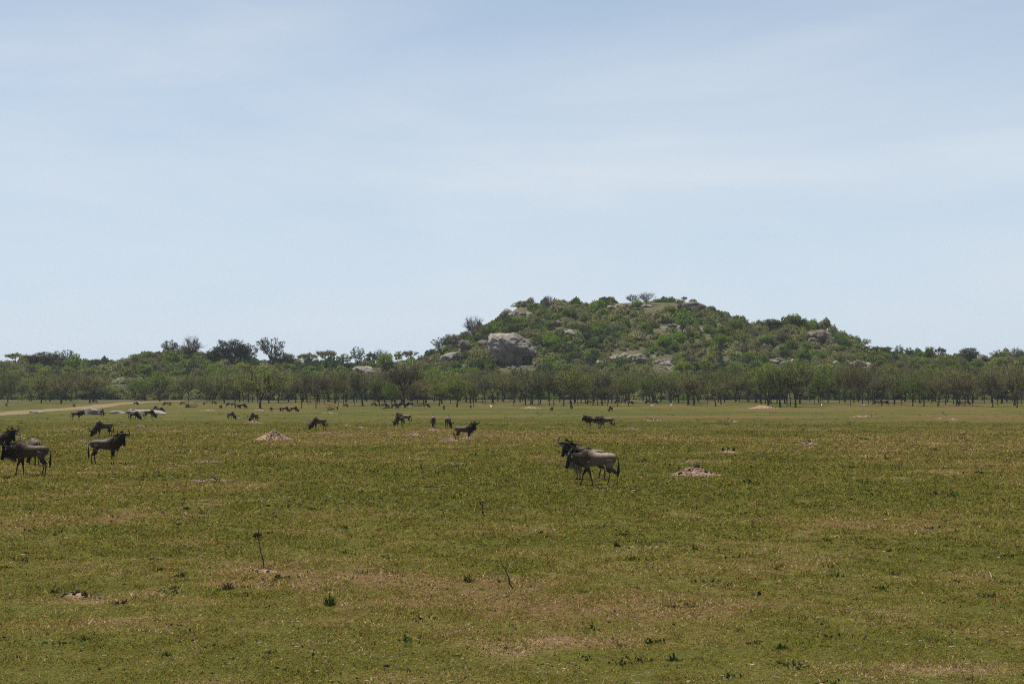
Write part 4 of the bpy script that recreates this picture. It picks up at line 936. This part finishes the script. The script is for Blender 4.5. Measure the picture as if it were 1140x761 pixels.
pose('turned_left', head='alert', yaw=1.1, legs=(.05, -.08, -.16, .1))
pose('alert', head='level', yaw=.15, legs=(.04, -.05, -.06, .05))
pose('graze', head='graze', yaw=.1, legs=(.14, -.14, -.05, .07))
pose('graze_step', head='graze', yaw=-.35, legs=(-.18, .2, .12, -.12))
pose('calf', head='level', yaw=.2, legs=(.05, -.05, .06, -.06))
PROTO = {}
def wb(px, py, key, heading, label, tint=1.0, scale=1.0, group='wildebeest grazing over the plain', tintc=None):
    """heading in degrees: 0 = right in the photo, 90 = away, 180 = left, 270 = towards the camera"""
    p = place(px, py)
    if key in PROTO: o = copy_tree(PROTO[key])
    else:
        d = POSES[key]; o = bpy.data.objects.new('wildebeest', None); COL.objects.link(o)
        link('body', d['body'], o)
        for h in d['horns']: link('horn', h, o)
        link('mane', d['mane'], o); link('beard', d['beard'], o); link('tail', d['tail'], o); PROTO[key] = o
    o.location = p - Vector((0, 0, .01)); o.rotation_euler = (0, 0, R(heading)); o.scale = (scale,) * 3
    tag(o, label, 'wildebeest', group)
    if py > 500: o.scale = (scale * .95, scale * .95, scale * 1.06)
    for c in o.children:
        if c.name.startswith('body'): c.color = (tint, tint * (.9 + .1 * min(tint, 1)), tint * (.85 + .15 * min(tint, 1)), 1)
    return o
LEFT, RIGHT, AWAY, TOW = 180, 0, 90, 270
W = [
 (665, 540, 'walk_low', 182, 'pale tan-grey wildebeest walking left with lowered head, front one of the nearest pair', 1.75, 1.0),
 (654, 533.5, 'turned_left', 176, 'wildebeest with raised curved horns looking out over the back of the nearest walking one', 1.3, 1.0),
 (34, 529, 'walk_dark', 183, 'dark grey wildebeest walking left with its head low near the left edge', .8, 1.04),
 (-4, 510, 'turned', 8, 'wildebeest cut off by the left edge behind the dark walking one', .7, 1.0),
 (38, 517.5, 'graze', 120, 'wildebeest half hidden behind the dark walking one at the left, its pale back showing', .85, 1.0),
 (117, 517, 'turned', 5, 'brown wildebeest standing side-on at the left with its horned head turned to the camera', .8, 1.0),
 (115.5, 487, 'graze', 225, 'grazing wildebeest just behind the head-turned horned one at the left', .9, 1.0),
 (85, 467.5, 'alert', 350, 'small dark wildebeest walking right just left of the white humped rock', .6, .95),
 (113.5, 463, 'graze', 300, 'tiny wildebeest at the right end of the white humped rock', .6, .85),
 (149, 468, 'graze', 340, 'left of two wildebeest grazing in front of the long white slab', .6, .95),
 (166, 466, 'graze_step', 350, 'right of two wildebeest grazing in front of the long white slab', .6, 1.0),
 (173.5, 457, 'graze', 250, 'tiny wildebeest behind the right end of the long white slab', .6, .8),
 (177.5, 459.8, 'graze_step', 5, 'dark wildebeest grazing at the right end of the long white slab', .5, .85),
 (257, 467, 'graze', 320, 'brownish wildebeest grazing alone left of the mound grazer', .9, .85),
 (283, 470.5, 'graze', 245, 'pale-backed wildebeest grazing on a small mound left of the largest mound', 1.1, .95),
 (355.5, 479, 'graze', 215, 'wildebeest grazing to the left with a bright pale rump right of the largest mound', 1.2, .95),
 (445, 474.5, 'graze', 235, 'nearer of two overlapping wildebeest left of the two seen from behind', .9, .9),
 (451, 472, 'alert', 160, 'farther of two overlapping wildebeest with bright rump left of the two seen from behind', 1.1, .95),
 (482.3, 476, 'graze', 93, 'wildebeest seen from behind standing at a small mound, left of two', 1.0, 1.0),
 (498.5, 477.5, 'graze_step', 80, 'wildebeest seen from behind grazing just left above the horned one on its mound', 1.1, 1.0),
 (517, 491, 'turned', 345, 'dark wildebeest on a pale mound with horned head turned out, centre left', .75, .95),
 (661, 476.8, 'alert', 184, 'left wildebeest of the standing far pair in the centre right, head up', .85, .95),
 (675, 477, 'walk_low', 178, 'right wildebeest of the standing far pair in the centre right', .95, .95),
 (680, 458.4, 'graze', 240, 'small wildebeest in front of the belt above the standing far pair', .7, .9),
 (614.5, 458, 'graze', 100, 'small wildebeest seen end-on in front of the belt right of the reddish bank', .7, .9),
 (494, 456, 'graze', 280, 'small wildebeest facing the camera below the brown boulder', .7, .85),
 (524, 454.5, 'graze', 85, 'tiny wildebeest between trunks below the left edge of the huge grey boulder', .6, .8),
 (375.5, 456.3, 'graze', 95, 'small pale-rumped wildebeest alone right of the thin bare saplings', 1.2, .8),
 (384.5, 453.5, 'graze', 320, 'tiny wildebeest grazing left of the belt herd under the russet tree', .7, .85),
 (416, 452.6, 'graze_step', 340, 'first wildebeest from the left in the herd under the russet tree', .6, .95),
 (427.5, 453.8, 'graze', 345, 'second wildebeest from the left in the herd under the russet tree', .6, 1.0),
 (439, 455, 'graze_step', 330, 'third wildebeest from the left, directly under the russet tree', .6, 1.1),
 (448, 453, 'graze', 180, 'fourth wildebeest of the herd, behind the leaning trunk', .6, 1.0),
 (456.5, 453.4, 'graze_step', 190, 'fifth wildebeest of the herd, dark and broad right of the leaning trunk', .5, 1.1),
 (474.5, 454.2, 'graze', 345, 'sixth and rightmost wildebeest of the herd near the russet tree', .6, .9),
 (185, 451.5, 'graze', 190, 'left of two touching tiny wildebeest right of the clearing', .6, .85),
 (189, 451.3, 'graze', 300, 'right of two touching tiny wildebeest right of the clearing', .6, .85),
 (203.5, 450.6, 'graze', 200, 'tiny wildebeest above and left of a nearer one in the far left herd', .6, .75),
 (208.5, 454, 'graze_step', 320, 'nearer tiny wildebeest of the far left herd beside a fallen branch', .7, .85),
 (227.5, 450.8, 'graze', 260, 'tiny wildebeest end-on in the middle of the far left herd', .6, .75),
 (238, 450.2, 'graze_step', 345, 'dark tiny wildebeest grazing right in the far left herd', .5, .8),
 (245.5, 455, 'graze', 80, 'tiny pale-rumped wildebeest in front of the far left herd', 1.1, .85),
 (255.5, 452.3, 'graze', 185, 'leftmost in the tight row of four tiny wildebeest left of the broad olive tree', .6, .9),
 (260, 452.4, 'graze_step', 340, 'second in the tight row of four left of the broad olive tree', .6, .85),
 (264, 455, 'graze', 330, 'third in the tight row of four left of the broad olive tree', .6, .85),
 (270, 455, 'graze_step', 350, 'rightmost in the tight row of four left of the broad olive tree', .6, 1.0),
 (301.8, 458, 'graze', 85, 'first wildebeest right of the broad olive tree trunk, seen from behind', 1.1, .85),
 (312.3, 458, 'graze', 95, 'second wildebeest right of the broad olive tree trunk, seen from behind', 1.2, .85),
 (317.3, 459, 'graze', 330, 'third wildebeest right of the broad olive tree trunk, head to the right', .8, .9),
 (327, 459, 'graze_step', 345, 'fourth wildebeest right of the broad olive tree trunk, under the thin tree', .7, .9),
 (106, 449, 'walk_low', 180, 'tiny wildebeest walking left along the far dirt track', .6, .9),
 (7, 452.5, 'graze', 90, 'tiny wildebeest near the left edge behind the dirt track', .7, .8),
 (82.2, 453.4, 'graze', 80, 'tiny wildebeest crossing the dirt track left of the clearing', .8, .75),
 (151, 451.2, 'graze', 350, 'tiny wildebeest beside the small round green tree in the clearing', .6, .85),
 (976, 450.5, 'graze', 185, 'left of two dark wildebeest under the trees at the right', .5, 1.0),
 (985, 450.5, 'graze_step', 350, 'right of two dark wildebeest under the trees at the right', .5, 1.0),
 (1069, 451.2, 'walk_low', 180, 'left of two wildebeest under the brown trees at the far right', .5, 1.0),
 (1076.5, 451.0, 'graze', 10, 'right of two wildebeest under the brown trees at the far right', .5, 1.0),
 (688, 449, 'graze_step', 185, 'left of two dark wildebeest resting under the green curved-trunk tree', .5, .95),
 (694, 449, 'alert', 5, 'right of two dark wildebeest resting under the green curved-trunk tree', .5, .95),
 (701.5, 450.2, 'graze', 0, 'dark wildebeest in the gap right of the curved-trunk tree', .5, .9),
 (722, 449.3, 'graze_step', 180, 'left of two dark wildebeest beneath the twin-stemmed tree', .5, .95),
 (729, 449.3, 'graze', 8, 'right of two dark wildebeest beneath the twin-stemmed tree', .5, .95),
 (656, 449.3, 'graze', 180, 'dark wildebeest between the tall forked tree and the narrow olive one', .5, .85),
 (627, 452, 'graze', 90, 'tiny dark wildebeest by the foot of the tall forked tree', .5, .75),
]
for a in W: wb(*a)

# small pale storks feeding beyond the herd
def stork_data():
    bm = bmesh.new(); loft(bm, path_secs([(-.38, 0, .66, .03, .02), (-.25, 0, .70, .09, .08), (0, 0, .76, .12, .12), (.18, 0, .80, .09, .10), (.27, 0, .90, .045, .045), (.30, 0, 1.02, .035, .035), (.36, 0, 1.08, .045, .045), (.42, 0, 1.07, .03, .03), (.62, 0, 1.0, .008, .01)]), 10)
    for s in (-1, 1): loft(bm, path_secs([(0, .05 * s, .68, .02, .02), (.02, .05 * s, .35, .012, .012), (0, .05 * s, .02, .012, .012), (.08, .05 * s, .01, .02, .01)]), 6)
    me = bpy.data.meshes.new('stork'); bm.to_mesh(me); bm.free()
    for p in me.polygons: p.use_smooth = True
    return me
wm = plain('white_feathers', (.7, .68, .62), .8); dm = plain('black_feathers', (.02, .02, .022), .6)
sm = stork_data(); sm.materials.append(wm); sm.materials.append(dm)
for p in sm.polygons:
    c = p.center
    if c.x < -.2 or c.z < .5: p.material_index = 1
for px, py, h, lab in [(725.5, 456, 0, 'white bird left of another on the grass under the gap in the belt'), (747, 455, 40, 'white bird on a soil patch right of another in front of the belt'), (914.5, 455.4, 80, 'white-backed bird below the right shoulder of the hill'), (961.5, 455.4, 200, 'white-backed bird farther right below the end of the hill'), (547, 457.5, 120, 'small dark-legged bird standing in the far middle plain')]:
    o = link('bird', sm, loc=place(px, py), rot=(0, 0, R(h)), scale=1.25); tag(o, lab, 'bird', 'pale birds in front of the belt')
# fallen branch near the far left herd
def fallen(px, py, w, label):
    p = place(px, py); s = mpp(p.y); W_ = w * s; g = np.random.default_rng(int(px)); paths = [([(-W_ / 2, 0, .15), (-W_ / 5, .2, .35), (W_ / 6, 0, .3), (W_ / 2, .3, .6)], [.14, .12, .09, .04])]
    for k in range(7):
        x = g.uniform(-.4, .45) * W_; paths.append(([(x, .1, .3), (x + g.normal() * .6, g.normal() * .5, g.uniform(.7, 1.2)), (x + g.normal() * 1.1, g.normal() * .8, g.uniform(1, 2.0))], [.07, .045, .02]))
    V, Fc = tubes(paths, 6); tag(link('fallen_branch', np_mesh('fallen_branch', V, Fc, [STICK], True), loc=p), label, 'branch')
fallen(214, 454, 16, 'grey fallen branch lying beside the far left herd'); fallen(431, 455.5, 10, 'fallen branch at the feet of the herd under the russet tree'); fallen(368, 457.5, 8, 'small broken branch left of the lone pale-rumped wildebeest'); fallen(467, 453, 12, 'heap of grey dead branches right of the russet tree')

# ------------------------------------------------------------------ light, sky, haze
SUN_EL, SUN_AZ = 72.0, -62.0       # azimuth measured from +Y (away from the camera) towards +X
el, az = R(SUN_EL), R(SUN_AZ)
sd = bpy.data.lights.new('sun', 'SUN'); sd.energy = 5.0; sd.angle = R(.5); sd.color = (1, .955, .88)
so = bpy.data.objects.new('sun', sd); COL.objects.link(so)
dvec = Vector((math.sin(az) * math.cos(el), math.cos(az) * math.cos(el), math.sin(el)))
so.rotation_euler = dvec.to_track_quat('Z', 'Y').to_euler(); so.location = dvec * 500
w = bpy.data.worlds.new('World'); scene.world = w; w.use_nodes = True; nt = w.node_tree
bg = nt.nodes['Background']; sky = nt.nodes.new('ShaderNodeTexSky'); sky.sky_type = 'NISHITA'; sky.sun_disc = False
sky.sun_elevation = el; sky.sun_rotation = az; sky.altitude = 1500; sky.air_density = 1.0; sky.dust_density = .8; sky.ozone_density = 2.0
tc = nt.nodes.new('ShaderNodeTexCoord')
mp = nt.nodes.new('ShaderNodeMapping'); nt.links.new(tc.outputs['Generated'], mp.inputs['Vector']); mp.inputs['Scale'].default_value = (1.0, 1.0, 5.0); mp.inputs['Rotation'].default_value = (0, R(6), R(20)); mp.inputs['Location'].default_value = (1.35, .4, .3)
n1 = noise(nt, 3.0, 7, .55, vec=mp.outputs['Vector']); n1.inputs['Distortion'].default_value = .4
r1 = ramp(nt, n1.outputs['Fac'], [(.36, (.05, .05, .05)), (.54, (.42,) * 3), (.72, (.85,) * 3)])
sx = nt.nodes.new('ShaderNodeSeparateXYZ'); nt.links.new(tc.outputs['Generated'], sx.inputs[0])
lowr = ramp(nt, sx.outputs['Z'], [(.0, (.95,) * 3), (.10, (.80,) * 3), (.17, (.62,) * 3), (.23, (.38,) * 3), (.5, (.0,) * 3)])
ad = nt.nodes.new('ShaderNodeMath'); ad.operation = 'MULTIPLY'; nt.links.new(r1.outputs['Color'], ad.inputs[0])
zr = ramp(nt, sx.outputs['Z'], [(.0, (.6,) * 3), (.15, (.95,) * 3), (.20, (.6,) * 3), (.28, (.2,) * 3), (.6, (.05,) * 3)]); nt.links.new(zr.outputs['Color'], ad.inputs[1])
hz_ = mixc(nt, lowr.outputs['Color'], sky.outputs['Color'], (5.55, 6.65, 7.8))
cl = mixc(nt, ad.outputs[0], hz_, (6.75, 7.3, 7.8))
nt.links.new(cl, bg.inputs['Color']); bg.inputs['Strength'].default_value = .092

def haze_box():
    m = bpy.data.materials.new('haze'); m.use_nodes = True; nt = m.node_tree; nt.nodes.clear()
    out = nt.nodes.new('ShaderNodeOutputMaterial'); v = nt.nodes.new('ShaderNodeVolumePrincipled')
    v.inputs['Color'].default_value = (.86, .90, .97, 1); v.inputs['Density'].default_value = HAZE; v.inputs['Anisotropy'].default_value = .3
    nt.links.new(v.outputs[0], out.inputs['Volume'])
    x, y0, y1, z0, z1 = 6100, -6100, 6100, -2, 75
    V = [(-x, y0, z0), (x, y0, z0), (x, y1, z0), (-x, y1, z0), (-x, y0, z1), (x, y0, z1), (x, y1, z1), (-x, y1, z1)]
    Fc = [(3, 2, 1, 0), (4, 5, 6, 7), (0, 1, 5, 4), (1, 2, 6, 5), (2, 3, 7, 6), (3, 0, 4, 7)]
    tag(link('haze', np_mesh('haze', V, Fc, [m])), 'thin pale haze in the air over the plain and hill', 'haze', kind='stuff')
HAZE = 0.00007
if HAZE: haze_box()

vs = scene.view_settings; vs.view_transform = 'Standard'; vs.look = 'None'; vs.exposure = .25; vs.gamma = 1; vs.use_curve_mapping = False
scene.cycles.filter_width = 1.1; scene.cycles.use_denoising = False; scene.cycles.sample_clamp_indirect = 3; scene.cycles.max_bounces = 5; scene.cycles.diffuse_bounces = 2; scene.cycles.volume_bounces = 0; scene.cycles.transparent_max_bounces = 8
